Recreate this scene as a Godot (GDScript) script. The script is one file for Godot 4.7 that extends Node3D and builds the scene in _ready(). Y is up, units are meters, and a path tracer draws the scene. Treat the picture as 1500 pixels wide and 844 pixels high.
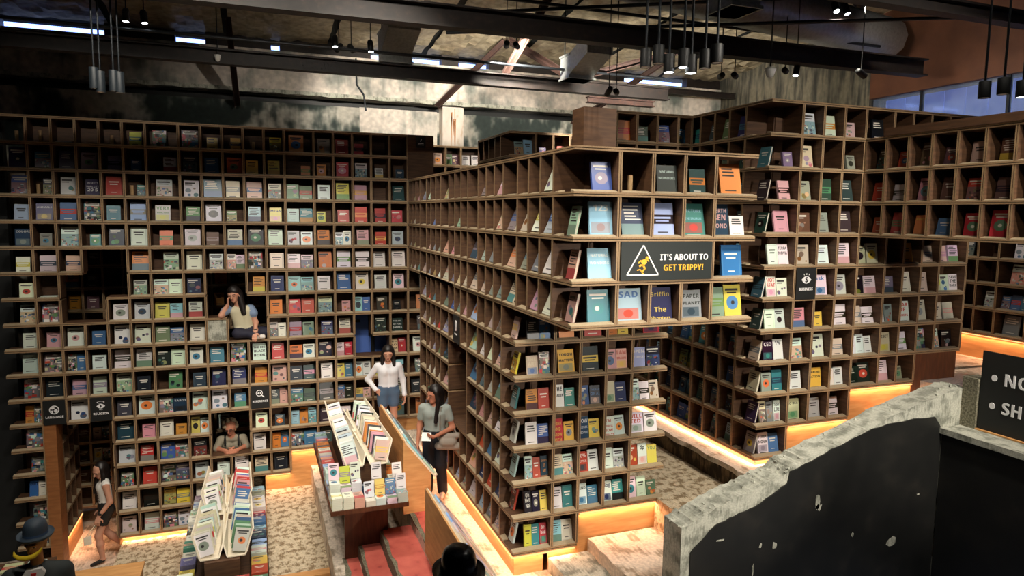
extends Node3D
# A bookshop in an old cinema hall: metres, y up, the viewer stands at the origin.
const P := 0.36          # height of one shelf row
const Y0 := 1.2515       # top of the first row
const ZA := -11.227      # face of the tall back bookcase
const XB := 2.357        # left face of the central tower
const ZU := -4.95        # front of its upper tier
const ZL := -6.2         # front of its lower tier
const XC := 5.2          # left face of the right bookcase
const ZC := -6.063       # front of the right bookcase

var M := {}
var taken := {}
var mesh_cache := {}
var books := []
var atlas: Image
var rng := RandomNumberGenerator.new()

func ry(r: float) -> float:
	return Y0 - r * P

# ---------------------------------------------------------------- geometry
class Geo:
	var v := PackedVector3Array()
	var n := PackedVector3Array()
	var t := PackedVector2Array()
	var c := PackedColorArray()
	var i := PackedInt32Array()
	var tint := Color.WHITE

	func quad(a: Vector3, b: Vector3, d: Vector3, e: Vector3, uv := Rect2(0, 0, 1, 1)) -> void:
		# corners counter-clockwise as seen from outside: bottom left, bottom right, top right, top left
		var k := v.size()
		var nn := (b - a).cross(d - a).normalized()
		if nn == Vector3.ZERO:
			nn = (d - a).cross(e - a).normalized()
		for p in [a, b, d, e]:
			v.push_back(p); n.push_back(nn); c.push_back(tint)
		t.push_back(Vector2(uv.position.x, uv.end.y)); t.push_back(uv.end)
		t.push_back(Vector2(uv.end.x, uv.position.y)); t.push_back(uv.position)
		i.append_array(PackedInt32Array([k, k + 2, k + 1, k, k + 3, k + 2]))

	func tri(a: Vector3, b: Vector3, d: Vector3) -> void:
		var k := v.size()
		var nn := (b - a).cross(d - a).normalized()
		for p in [a, b, d]:
			v.push_back(p); n.push_back(nn); c.push_back(tint); t.push_back(Vector2(p.x, p.y))
		i.append_array(PackedInt32Array([k, k + 2, k + 1]))

	func box(lo: Vector3, hi: Vector3, T := Transform3D.IDENTITY, front := Rect2(0, 0, 1, 1), rest := Rect2(0, 0, 1, 1)) -> void:
		var q := []
		for z in [lo.z, hi.z]:
			for y in [lo.y, hi.y]:
				for x in [lo.x, hi.x]:
					q.append(T * Vector3(x, y, z))
		quad(q[4], q[5], q[7], q[6], front)
		quad(q[1], q[0], q[2], q[3], rest)
		quad(q[5], q[1], q[3], q[7], rest)
		quad(q[0], q[4], q[6], q[2], rest)
		quad(q[6], q[7], q[3], q[2], rest)
		quad(q[0], q[1], q[5], q[4], rest)

	func prism(poly: PackedVector2Array, z0: float, z1: float, T := Transform3D.IDENTITY) -> void:
		# outline in the xy plane, any direction, from z0 (back) to z1 (front)
		var pts := poly.duplicate()
		if Geometry2D.is_polygon_clockwise(pts):
			pts.reverse()
		var tri_i := Geometry2D.triangulate_polygon(pts)
		for k in range(0, tri_i.size(), 3):
			var a := pts[tri_i[k]]; var b := pts[tri_i[k + 1]]; var d := pts[tri_i[k + 2]]
			if (b - a).cross(d - a) < 0:
				var s := b; b = d; d = s
			tri(T * Vector3(a.x, a.y, z1), T * Vector3(b.x, b.y, z1), T * Vector3(d.x, d.y, z1))
			tri(T * Vector3(a.x, a.y, z0), T * Vector3(d.x, d.y, z0), T * Vector3(b.x, b.y, z0))
		for k in pts.size():
			var a := pts[k]; var b := pts[(k + 1) % pts.size()]
			quad(T * Vector3(a.x, a.y, z0), T * Vector3(b.x, b.y, z0), T * Vector3(b.x, b.y, z1), T * Vector3(a.x, a.y, z1))

	func lathe(profile: Array, T := Transform3D.IDENTITY, seg := 20, sx := 1.0, sz := 1.0) -> void:
		# profile: Vector2(radius, y) from bottom to top
		var k := v.size()
		for j in profile.size():
			var pr: Vector2 = profile[j]
			var p0: Vector2 = profile[maxi(j - 1, 0)]
			var p1: Vector2 = profile[mini(j + 1, profile.size() - 1)]
			var tn := (p1 - p0).normalized()
			for s in seg + 1:
				var a := TAU * s / seg
				v.push_back(T * Vector3(pr.x * cos(a) * sx, pr.y, pr.x * sin(a) * sz))
				n.push_back((T.basis * Vector3(tn.y * cos(a) / sx, -tn.x, tn.y * sin(a) / sz)).normalized())
				t.push_back(Vector2(float(s) / seg, pr.y)); c.push_back(tint)
		for j in profile.size() - 1:
			for s in seg:
				var a := k + j * (seg + 1) + s
				var b := a + seg + 1
				i.append_array(PackedInt32Array([a, a + 1, b + 1, a, b + 1, b]))

	func tube(pts: Array, r, seg := 8) -> void:
		var k := v.size()
		var m := pts.size()
		for j in m:
			var d: Vector3 = (pts[mini(j + 1, m - 1)] - pts[maxi(j - 1, 0)]).normalized()
			var up := Vector3.UP if absf(d.y) < 0.9 else Vector3.RIGHT
			var a1 := d.cross(up).normalized()
			var a2 := a1.cross(d).normalized()
			var rr: float = r[j] if r is Array else r
			for s in seg + 1:
				var a := TAU * s / seg
				var o := a1 * cos(a) + a2 * sin(a)
				v.push_back(pts[j] + o * rr); n.push_back(o); t.push_back(Vector2(float(s) / seg, j)); c.push_back(tint)
		for j in m - 1:
			for s in seg:
				var a := k + j * (seg + 1) + s
				var b := a + seg + 1
				i.append_array(PackedInt32Array([a, a + 1, b + 1, a, b + 1, b]))
		for e in [0, m - 1]:
			var cc := v.size()
			v.push_back(pts[e]); n.push_back((pts[e] - pts[1 if e == 0 else m - 2]).normalized()); t.push_back(Vector2.ZERO); c.push_back(tint)
			for s in seg:
				var a: int = k + e * (seg + 1) + s
				i.append_array(PackedInt32Array([cc, a + 1, a] if e == 0 else [cc, a, a + 1]))

	func arrays() -> Array:
		var a := []
		a.resize(Mesh.ARRAY_MAX)
		a[Mesh.ARRAY_VERTEX] = v; a[Mesh.ARRAY_NORMAL] = n; a[Mesh.ARRAY_TEX_UV] = t; a[Mesh.ARRAY_COLOR] = c; a[Mesh.ARRAY_INDEX] = i
		return a

func commit(list: Array) -> ArrayMesh:    # [Geo, material, Geo, material ...]
	var m := ArrayMesh.new()
	for k in range(0, list.size(), 2):
		if list[k].v.size():
			m.add_surface_from_arrays(Mesh.PRIMITIVE_TRIANGLES, list[k].arrays())
			m.surface_set_material(m.get_surface_count() - 1, list[k + 1])
	return m

func inst(called: String, mesh: Mesh, parent: Node = self, at := Transform3D.IDENTITY) -> MeshInstance3D:
	var o := MeshInstance3D.new()
	o.name = numbered(called) if parent == self else called
	o.mesh = mesh
	o.transform = at
	parent.add_child(o, true)
	return o

func numbered(called: String) -> String:
	var k: int = taken.get(called, 0)
	taken[called] = k + 1
	return called if k == 0 else "%s_%03d" % [called, k]

func thing(called: String, label: String, category: String, at := Transform3D.IDENTITY, group := "") -> Node3D:
	var o := Node3D.new()
	o.name = numbered(called)
	o.transform = at
	add_child(o)
	return tag(o, label, category, group)

func tag(o: Node3D, label: String, category: String, group := "", kind := "") -> Node3D:
	o.set_meta("label", label)
	o.set_meta("category", category)
	if group: o.set_meta("group", group)
	if kind: o.set_meta("kind", kind)
	return o

func structure(called: String, mesh: Mesh, label: String, category: String) -> MeshInstance3D:
	var o := inst(called, mesh)
	tag(o, label, category, "", "structure")
	return o

func gbox(lo: Vector3, hi: Vector3, m: Material) -> ArrayMesh:
	var g := Geo.new()
	g.box(lo, hi)
	return commit([g, m])

func at(x: float, y: float, z: float, turn := 0.0) -> Transform3D:
	return Transform3D(Basis(Vector3.UP, turn), Vector3(x, y, z))

# ---------------------------------------------------------------- materials
func mat(color: Color, rough := 0.7, metal := 0.0) -> StandardMaterial3D:
	var m := StandardMaterial3D.new()
	m.albedo_color = color
	m.roughness = rough
	m.metallic = metal
	return m

func rgb(r: float, g: float, b: float) -> Color:
	return Color(r / 255.0, g / 255.0, b / 255.0)

func ramp_tex(stops: Array, freq: float, seed_: int, stretch := Vector2.ONE, size := 512, octaves := 5) -> ImageTexture:
	var no := FastNoiseLite.new()
	no.seed = seed_; no.frequency = freq; no.fractal_octaves = octaves
	no.noise_type = FastNoiseLite.TYPE_SIMPLEX_SMOOTH
	var src := no.get_seamless_image(int(size * stretch.x), int(size * stretch.y))
	src.resize(size, size)
	var lut := []
	for k in 256:
		var x := k / 255.0
		var col: Color = stops[0][1]
		for j in stops.size() - 1:
			if x >= stops[j][0]:
				col = stops[j][1].lerp(stops[j + 1][1], clampf((x - stops[j][0]) / (stops[j + 1][0] - stops[j][0]), 0, 1))
		lut.append(col)
	var raw := src.get_data()
	var px := PackedByteArray()
	px.resize(size * size * 3)
	var step := raw.size() / (size * size)
	for k in size * size:
		var col: Color = lut[raw[k * step]]
		px[k * 3] = int(col.r * 255); px[k * 3 + 1] = int(col.g * 255); px[k * 3 + 2] = int(col.b * 255)
	return ImageTexture.create_from_image(Image.create_from_data(size, size, false, Image.FORMAT_RGB8, px))

func noisy(stops: Array, freq: float, seed_: int, scale: Vector3, rough := 0.7, bump := 0.0, stretch := Vector2.ONE) -> StandardMaterial3D:
	var m := mat(Color.WHITE, rough)
	m.albedo_texture = ramp_tex(stops, freq, seed_, stretch)
	m.uv1_triplanar = true
	m.uv1_world_triplanar = true
	m.uv1_scale = scale
	if bump > 0:
		m.heightmap_enabled = true
		m.heightmap_texture = m.albedo_texture
		m.heightmap_scale = bump
	return m

func blotched(pale: Color, dark: Color, bias: float, seed_: int, scale: Vector3, freq := 0.006, streak := 0.3, soft_ := 0.16, rough := 0.85, bump := 0.5) -> StandardMaterial3D:
	# patchy matter: broad stains, drips and fine grain mixed in one picture
	var size := 512
	var parts := []
	for q in [[freq, Vector2(1, 1), 5], [freq * 4.0, Vector2(2.0, 0.35), 4], [0.09, Vector2(1, 1), 3]]:
		var no := FastNoiseLite.new()
		no.seed = seed_ + parts.size() * 31
		no.noise_type = FastNoiseLite.TYPE_SIMPLEX_SMOOTH
		no.frequency = q[0]; no.fractal_octaves = q[2]
		var im := no.get_seamless_image(int(size * q[1].x), int(size * q[1].y))
		im.resize(size, size)
		im.convert(Image.FORMAT_L8)
		parts.append(im.get_data())
	var px := PackedByteArray()
	px.resize(size * size * 3)
	for k in size * size:
		var v: float = (parts[0][k] * (1.0 - streak) + parts[1][k] * streak) / 255.0
		var m := smoothstep(bias - soft_, bias + soft_, v)
		var g: float = 1.0 + (parts[2][k] / 255.0 - 0.5) * 0.22
		var col := dark.lerp(pale, m)
		px[k * 3] = int(clampf(col.r * g, 0, 1) * 255); px[k * 3 + 1] = int(clampf(col.g * g, 0, 1) * 255); px[k * 3 + 2] = int(clampf(col.b * g, 0, 1) * 255)
	var mt := mat(Color.WHITE, rough)
	mt.albedo_texture = ImageTexture.create_from_image(Image.create_from_data(size, size, false, Image.FORMAT_RGB8, px))
	mt.uv1_triplanar = true
	mt.uv1_world_triplanar = true
	mt.uv1_scale = scale
	if bump > 0:
		mt.heightmap_enabled = true
		mt.heightmap_texture = mt.albedo_texture
		mt.heightmap_scale = bump
	return mt

func glow(color: Color, energy: float) -> StandardMaterial3D:
	var m := mat(Color(0.05, 0.05, 0.05), 0.5)
	m.emission_enabled = true
	m.emission = color
	m.emission_energy_multiplier = energy
	return m

func make_materials() -> void:
	M.wood = noisy([[0.0, rgb(66, 44, 28)], [0.45, rgb(82, 56, 36)], [1.0, rgb(100, 70, 46)]], 0.02, 3, Vector3(1.1, 1.1, 1.1), 0.62, 0.0, Vector2(0.25, 2.0))
	M.edge = noisy([[0.0, rgb(136, 110, 80)], [1.0, rgb(164, 136, 102)]], 0.05, 4, Vector3(2, 2, 2), 0.6)
	M.gap = mat(rgb(30, 20, 14), 0.9)
	M.lip = noisy([[0.0, rgb(156, 138, 110)], [1.0, rgb(180, 162, 132)]], 0.05, 30, Vector3(2, 2, 2), 0.6)
	M.ply = noisy([[0.0, rgb(188, 134, 80)], [0.5, rgb(204, 150, 92)], [1.0, rgb(218, 166, 108)]], 0.02, 5, Vector3(0.8, 0.8, 0.8), 0.55, 0.0, Vector2(0.3, 2.0))
	M.jamb = noisy([[0.0, rgb(138, 86, 46)], [1.0, rgb(166, 108, 62)]], 0.02, 31, Vector3(0.8, 0.8, 0.8), 0.55, 0.0, Vector2(0.3, 2.0))
	M.ivory = noisy([[0.0, rgb(226, 212, 186)], [1.0, rgb(238, 228, 206)]], 0.03, 6, Vector3(1, 1, 1), 0.6)
	M.panel_dark = noisy([[0.0, rgb(74, 40, 22)], [1.0, rgb(104, 60, 34)]], 0.02, 7, Vector3(1, 1, 1), 0.5, 0.0, Vector2(2.0, 0.3))
	M.black = mat(rgb(22, 24, 24), 0.55)
	M.signboard = mat(rgb(26, 34, 33), 0.5)
	M.steel = noisy([[0.0, rgb(22, 17, 15)], [0.6, rgb(34, 26, 22)], [1.0, rgb(54, 38, 30)]], 0.02, 8, Vector3(0.7, 0.7, 0.7), 0.6)
	M.rust = noisy([[0.0, rgb(38, 24, 20)], [0.6, rgb(58, 36, 28)], [1.0, rgb(84, 50, 36)]], 0.03, 9, Vector3(0.9, 0.9, 0.9), 0.75)
	M.metal = mat(rgb(40, 44, 48), 0.4, 0.5)
	M.white = mat(rgb(235, 235, 230), 0.6)
	M.letter = mat(rgb(238, 238, 238), 0.6)
	M.yellow = mat(rgb(244, 184, 52), 0.6)
	M.galv = noisy([[0.0, rgb(150, 154, 152)], [1.0, rgb(190, 194, 192)]], 0.03, 10, Vector3(1, 1, 1), 0.42)
	M.galv.metallic = 0.7
	M.foil = noisy([[0.0, rgb(150, 134, 106)], [0.5, rgb(196, 182, 152)], [1.0, rgb(226, 216, 192)]], 0.012, 11, Vector3(0.9, 0.9, 0.9), 0.36, 3.0)
	M.foil.metallic = 0.35
	M.roof = mat(rgb(30, 33, 33), 0.8)
	M.black_paint = noisy([[0.0, rgb(16, 17, 16)], [0.6, rgb(25, 25, 23)], [1.0, rgb(40, 37, 33)]], 0.008, 12, Vector3(0.5, 0.5, 0.5), 0.55)
	M.cap = blotched(rgb(186, 186, 172), rgb(122, 124, 112), 0.42, 13, Vector3(0.9, 0.9, 0.9), 0.01, 0.3, 0.2)
	M.floor = blotched(rgb(204, 188, 160), rgb(134, 114, 86), 0.42, 14, Vector3(0.5, 0.5, 0.5), 0.03, 0.35, 0.12, 0.75)
	M.floor_pale = blotched(rgb(214, 200, 182), rgb(150, 136, 116), 0.36, 15, Vector3(0.5, 0.5, 0.5), 0.01, 0.3, 0.14, 0.75)
	M.red_paint = noisy([[0.0, rgb(160, 66, 58)], [0.25, rgb(196, 92, 80)], [1.0, rgb(214, 110, 94)]], 0.012, 16, Vector3(0.7, 0.7, 0.7), 0.65, 0.3)
	M.rim = noisy([[0.0, rgb(70, 66, 52)], [0.5, rgb(118, 114, 94)], [1.0, rgb(160, 156, 136)]], 0.05, 17, Vector3(1.5, 1.5, 1.5), 0.9, 1.0)
	M.dirt = blotched(rgb(120, 100, 74), rgb(52, 40, 28), 0.55, 18, Vector3(0.5, 0.5, 0.5), 0.01, 0.4, 0.16)
	M.back_wall = blotched(rgb(214, 204, 192), rgb(104, 112, 106), 0.42, 19, Vector3(0.17, 0.17, 0.17), 0.006, 0.25, 0.2)
	M.soot_wall = blotched(rgb(180, 176, 164), rgb(44, 54, 51), 0.52, 20, Vector3(0.17, 0.17, 0.17), 0.008, 0.15, 0.12)
	M.streak_wall = blotched(rgb(122, 116, 98), rgb(56, 56, 50), 0.48, 21, Vector3(0.25, 0.16, 0.25), 0.006, 0.7, 0.24)
	M.pillar = noisy([[0.0, rgb(166, 140, 118)], [0.3, rgb(184, 174, 162)], [1.0, rgb(198, 190, 180)]], 0.015, 22, Vector3(0.7, 0.35, 0.7), 0.8, 0.4)
	M.brown_wall = noisy([[0.0, rgb(84, 48, 28)], [1.0, rgb(104, 62, 38)]], 0.01, 23, Vector3(0.4, 0.4, 0.4), 0.7)
	M.dark_wall = mat(rgb(26, 28, 28), 0.85)
	M.blue_wall = mat(rgb(86, 120, 200), 0.6)
	M.cladding = noisy([[0.0, rgb(150, 176, 222)], [1.0, rgb(196, 214, 242)]], 0.01, 24, Vector3(0.4, 0.2, 0.4), 0.6)
	var gl := mat(Color(0.75, 0.85, 1.0, 0.12), 0.05)
	gl.transparency = BaseMaterial3D.TRANSPARENCY_ALPHA
	M.glass = gl
	M.card = noisy([[0.0, rgb(176, 142, 98)], [1.0, rgb(198, 166, 122)]], 0.04, 25, Vector3(2, 2, 2), 0.8)
	M.paper = mat(rgb(228, 222, 206), 0.85)
	M.led = glow(Color(1.0, 0.68, 0.42), 2.2)
	M.lamp_on = glow(Color(0.95, 0.98, 1.0), 14.0)
	M.skin = mat(rgb(206, 152, 124), 0.6)
	M.vertex = mat(Color.WHITE, 0.75)
	M.vertex.vertex_color_use_as_albedo = true
	M.hair = mat(rgb(26, 19, 17), 0.45)
	M.hair_grey = mat(rgb(150, 130, 104), 0.6)
	M.hat_blue = mat(rgb(56, 70, 84), 0.6)
	M.pendant_blue = mat(rgb(34, 42, 48), 0.5)
	M.hat_black = mat(rgb(16, 18, 20), 0.25)
	M.banana = mat(rgb(240, 206, 40), 0.5)
	M.suit = mat(rgb(44, 48, 52), 0.8)
	M.tie = mat(rgb(190, 40, 36), 0.6)
# ---------------------------------------------------------------- books
const TW := 64
const TH := 96
const TCOLS := 32
const TROWS := 21
var next_tile := 1
var tiles_of := {}
var glyphs := {}
var cover: StandardMaterial3D
var pair_words := ["", "left one, ", "right one, "]

const INK := {
	"w": [226, 226, 218], "h": [206, 208, 202], "s": [138, 142, 140], "k": [26, 27, 29], "n": [36, 50, 88], "b": [54, 108, 170],
	"l": [142, 188, 214], "t": [54, 132, 140], "d": [46, 60, 66], "g": [92, 138, 84], "y": [228, 200, 62], "o": [228, 128, 46],
	"r": [204, 52, 42], "p": [218, 156, 154], "u": [124, 96, 150], "e": [208, 192, 162], "x": [104, 72, 52], "q": [182, 204, 192], "m": [120, 110, 104],
}
const INK_NAME := {
	"w": "white", "h": "white illustrated", "s": "grey", "k": "black", "n": "navy", "b": "blue", "l": "light-blue", "t": "teal", "d": "dark slate",
	"g": "green", "y": "yellow", "o": "orange", "r": "red", "p": "pink", "u": "purple", "e": "beige", "x": "brown", "q": "pale-green", "m": "picture-covered",
}
const ORD := ["top", "second", "third", "fourth", "fifth", "sixth", "seventh", "eighth", "ninth", "tenth", "eleventh", "twelfth", "thirteenth", "fourteenth", "fifteenth", "sixteenth", "seventeenth", "eighteenth", "nineteenth", "twentieth", "twenty-first", "twenty-second"]

func ink(k: String, r: RandomNumberGenerator, spread := 16.0) -> Color:
	var a: Array = INK[k].duplicate()
	var mean: float = (a[0] + a[1] + a[2]) / 3.0
	for j in 3:
		a[j] = lerpf(a[j], mean, 0.2)
	return rgb(clampf(a[0] + r.randf_range(-spread, spread), 0, 255), clampf(a[1] + r.randf_range(-spread, spread), 0, 255), clampf(a[2] + r.randf_range(-spread, spread), 0, 255))

func glyph(ch: String, size: int, color: Color) -> Array:
	var key := "%s%d%s" % [ch, size, color.to_html()]
	if not glyphs.has(key):
		var ts := TextServerManager.get_primary_interface()
		var rid: RID = bold.get_rids()[0]
		var sz := Vector2i(size, 0)
		var gi: int = ts.font_get_glyph_index(rid, size, ch.unicode_at(0), 0)
		ts.font_render_glyph(rid, sz, gi)
		var area: Rect2 = ts.font_get_glyph_uv_rect(rid, sz, gi)
		var im: Image = null
		if area.size.x > 0:
			im = ts.font_get_texture_image(rid, sz, ts.font_get_glyph_texture_idx(rid, sz, gi)).get_region(Rect2i(area))
			im.convert(Image.FORMAT_RGBA8)
			for y in im.get_height():
				for x in im.get_width():
					im.set_pixel(x, y, Color(color, im.get_pixel(x, y).a))
		glyphs[key] = [im, ts.font_get_glyph_offset(rid, sz, gi), ts.font_get_glyph_advance(rid, size, gi).x]
	return glyphs[key]

func write_text(im: Image, text: String, mid: float, base: float, size: int, color: Color) -> void:
	var wide := 0.0
	for ch in text:
		wide += glyph(ch, size, color)[2]
	var x := mid - wide / 2.0
	for ch in text:
		var g := glyph(ch, size, color)
		if g[0] != null:
			im.blend_rect(g[0], Rect2i(Vector2i.ZERO, g[0].get_size()), Vector2i(int(x + g[1].x), int(base + g[1].y)))
		x += g[2]

func disc(im: Image, cx: int, cy: int, r: int, color: Color) -> void:
	for y in range(-r, r + 1):
		var w := int(sqrt(r * r - y * y))
		im.fill_rect(Rect2i(cx - w, cy + y, 2 * w + 1, 1), color)

var bold: SystemFont

func paint_cover(kind: String, r: RandomNumberGenerator, title := "", title_ink := "") -> int:
	var id := next_tile
	var known: Array = tiles_of.get_or_add(kind, [])
	if title == "" and known.size() >= 34 or id >= TCOLS * TROWS:
		return known[r.randi() % known.size()]
	next_tile += 1
	if title == "":
		known.append(id)
	var im := Image.create(TW, TH, false, Image.FORMAT_RGBA8)
	var base := ink(kind, r)
	im.fill(base)
	var others := ["k", "r", "b", "g", "o", "t", "n", "s", "p", "y"]
	var second := ink(others[r.randi() % others.size()], r)
	var pale := base.get_luminance() > 0.5
	var line := rgb(50, 48, 48) if pale else rgb(222, 218, 206)
	if title != "":
		var rows := title.split("/")
		var tc := ink(title_ink, r, 4) if title_ink != "" else line
		if rows.size() < 3 and r.randf() < 0.7:
			im.fill_rect(Rect2i(8, 56, 48, 30), second.lerp(base, 0.4))
			disc(im, 32, 70, 11, second)
		for k in rows.size():
			var size := 24 if rows.size() < 4 else 18
			while size > 8:
				var wide := 0.0
				for ch in rows[k]:
					wide += glyph(ch, size, tc)[2]
				if wide <= 54: break
				size -= 2
			write_text(im, rows[k], 34, 26 + k * 22, size, tc)
		im.fill_rect(Rect2i(14, 90, 36, 3), line)
	elif kind == "m":
		for k in 46:
			var cc := ink(["w", "k", "r", "b", "g", "e", "p", "d", "s", "t"][r.randi() % 10], r)
			im.fill_rect(Rect2i(r.randi() % 58, r.randi() % 88, 4 + r.randi() % 16, 4 + r.randi() % 18), cc)
		im.fill_rect(Rect2i(8, 8, 48, 16), rgb(225, 222, 214))
		im.fill_rect(Rect2i(12, 12, 40, 3), rgb(40, 40, 40)); im.fill_rect(Rect2i(16, 18, 30, 2), rgb(60, 60, 60))
	else:
		var style := r.randi() % 7
		if kind == "h" and style in [0, 5]:
			style = 2
		match style:
			0:
				for k in 3:
					im.fill_rect(Rect2i(10 + r.randi() % 6, 14 + k * 10, 30 + r.randi() % 12, 5), line)
				im.fill_rect(Rect2i(16, 80, 32, 3), line)
			1:
				disc(im, 32, 52, 14 + r.randi() % 8, second)
				disc(im, 32 + r.randi() % 8 - 4, 52, 6, line)
				im.fill_rect(Rect2i(10, 12, 44, 6), line); im.fill_rect(Rect2i(16, 22, 32, 4), line)
			2:
				im.fill_rect(Rect2i(0, 36, 64, 60), base.lerp(second, 0.5))
				for k in 22:
					im.fill_rect(Rect2i(4 + r.randi() % 50, 40 + r.randi() % 48, 3 + r.randi() % 10, 3 + r.randi() % 9), ink(["k", "w", "r", "g", "d", "e", "b"][r.randi() % 7], r).lerp(base, 0.25))
				im.fill_rect(Rect2i(8, 10, 48, 7), line); im.fill_rect(Rect2i(14, 22, 36, 4), line)
			3:
				im.fill_rect(Rect2i(0, 34, 64, 26), second)
				im.fill_rect(Rect2i(8, 40, 48, 6), base); im.fill_rect(Rect2i(14, 50, 36, 4), base)
				im.fill_rect(Rect2i(18, 82, 28, 3), line)
			4:
				for k in 4:
					disc(im, 12 + r.randi() % 40, 42 + r.randi() % 40, 4 + r.randi() % 9, second.lerp(ink(others[r.randi() % 10], r), 0.5))
				im.fill_rect(Rect2i(8, 12, 40, 8), line); im.fill_rect(Rect2i(8, 24, 28, 4), line)
			5:
				im.fill_rect(Rect2i(6, 6, 52, 84), base.lerp(line, 0.15)); im.fill_rect(Rect2i(8, 8, 48, 80), base)
				im.fill_rect(Rect2i(14, 24, 36, 6), line); im.fill_rect(Rect2i(18, 36, 28, 5), line); im.fill_rect(Rect2i(22, 76, 20, 3), line)
			6:
				im.fill_rect(Rect2i(0, 60, 64, 36), second.lerp(base, 0.2))
				for k in 5:
					im.fill_rect(Rect2i(8 + r.randi() % 8, 10 + k * 9, 24 + r.randi() % 22, 4), line)
	im.fill_rect(Rect2i(0, 0, 4, TH), base)
	atlas.blit_rect(im, Rect2i(0, 0, TW, TH), Vector2i((id % TCOLS) * TW, (id / TCOLS) * TH))
	return id

func tile_rect(id: int) -> Array:
	var o := Vector2((id % TCOLS) * TW, (id / TCOLS) * TH)
	return [Rect2((o + Vector2(4, 1)) / 2048.0, Vector2(TW - 5, TH - 2) / 2048.0), Rect2((o + Vector2(1, 30)) / 2048.0, Vector2(2, 30) / 2048.0)]

const PAGES := Rect2(0.004, 0.004, 0.02, 0.036)

func book_geo(g: Geo, w: float, h: float, th: float, id: int, T := Transform3D.IDENTITY, simple := false) -> void:
	# stands on y = 0, cover towards +z at z = 0
	var uv := tile_rect(id)
	var x := w / 2.0
	if simple:
		g.box(Vector3(-x, 0, -th), Vector3(x, h, 0), T, uv[0], uv[1])
		return
	g.box(Vector3(-x, 0, -0.003), Vector3(x, h, 0), T, uv[0], uv[1])
	g.box(Vector3(-x, 0, -th), Vector3(x, h, -th + 0.003), T, uv[1], uv[1])
	g.box(Vector3(-x, 0, -th + 0.003), Vector3(-x + 0.003, h, -0.003), T, uv[1], uv[1])
	g.box(Vector3(-x + 0.003, 0.003, -th + 0.003), Vector3(x - 0.004, h - 0.004, -0.003), T, PAGES, PAGES)

func add_book(T: Transform3D, w: float, h: float, th: float, kind: String, place: String, title := "", title_ink := "", flat := false, show := 1.0, same := false) -> void:
	var r := RandomNumberGenerator.new()
	r.seed = 1000 + books.size() * 7919
	books.append({"T": T, "w": w, "h": h, "th": th, "kind": kind, "place": place, "id": books[-1].id if same else paint_cover(kind, r, title, title_ink), "flat": flat, "show": show, "title": title})

func shelve_book(S: Dictionary, u: float, r: float, w: float, h: float, kind: String, place: String, opt := {}) -> void:
	# a book leaning back in a cell: u along the shelf, r the row
	var tilt: float = opt.get("tilt", 0.2)
	var th: float = opt.get("th", 0.022)
	var inset: float = opt.get("inset", 0.10)
	var T: Transform3D = S.T * Transform3D(Basis(Vector3.UP, opt.get("turn", 0.0)) * Basis(Vector3.RIGHT, -tilt), Vector3(u, ry(r + 1) + 0.018 + th * sin(tilt) + opt.get("lift", 0.0), -inset))
	add_book(T, w, h, th, kind, place, opt.get("title", ""), opt.get("ink", ""), false, opt.get("show", 1.0))

func fill_row(S: Dictionary, r: int, tokens: String, titles := {}, opt := {}) -> void:
	# one token per column: letters are book colours, ' small, + large, . empty, # no cell, _ a book lying flat, c a cardboard tube
	var list := tokens.split(" ", false)
	var first: int = opt.get("first", 0)
	for k in list.size():
		var tok: String = list[k]
		if tok in [".", "#", "S", "X"]:
			continue
		var c := first + k
		var u0: float = S.cols[c] + 0.02
		var u1: float = S.cols[c + 1] - 0.02
		if c == 0 and S.get("open_left", false): u0 += opt.get("pad_left", 0.0)
		if c == S.cols.size() - 2 and S.get("open_right", false): u1 -= opt.get("pad_right", 0.0)
		var items := []
		for ch in tok:
			if ch == "'" : items[-1][1] = 0.72
			elif ch == "+": items[-1][1] = 1.22
			else: items.append([ch, 1.0])
		var n := items.size()
		var step := (u1 - u0) / n
		for j in n:
			var it: Array = items[j]
			var u := u0 + step * (j + 0.5)
			var where := "%s, %s row, %s column" % [S.name, ORD[r - S.top], ORD[c].replace("top", "first")]
			if n > 1:
				where += ", " + (["left", "right"][j] if n == 2 else ORD[j].replace("top", "first")) + " book"
			if it[0] == "c":
				tube_in(S, u, r, where)
				continue
			if it[0] == "_":
				var T: Transform3D = S.T * Transform3D(Basis(Vector3.RIGHT, -PI / 2), Vector3(u, ry(r + 1) + 0.044, -0.05))
				add_book(T, 0.2, 0.15, 0.025, "w", where, "", "", true)
				continue
			var wide: float = minf(rng.randf_range(0.15, 0.195) * it[1] * opt.get("scale", 1.0), step - 0.006)
			var tall: float = minf(maxf(wide * rng.randf_range(1.2, 1.42), 0.17 * it[1]), 0.285)
			if n > 1: tall = rng.randf_range(0.19, 0.225) * it[1] * opt.get("scale", 1.0)
			var o := {"tilt": rng.randf_range(0.12, 0.24), "th": rng.randf_range(0.014, 0.032), "inset": rng.randf_range(0.07, 0.12), "turn": rng.randf_range(-0.06, 0.06)}
			o.merge(opt.get("book", {}), true)
			if n == 1: u += rng.randf_range(opt.get("bias", -1.0), opt.get("bias_to", 1.0)) * maxf(0.0, (step - wide) / 2.0 - 0.012)
			var key := "%d,%d,%d" % [r, c, j]
			if titles.has(key):
				o.title = titles[key].get_slice("|", 0)
				o.ink = titles[key].get_slice("|", 1) if "|" in titles[key] else ""
			shelve_book(S, u, r, wide, tall, it[0], where, o)

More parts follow.
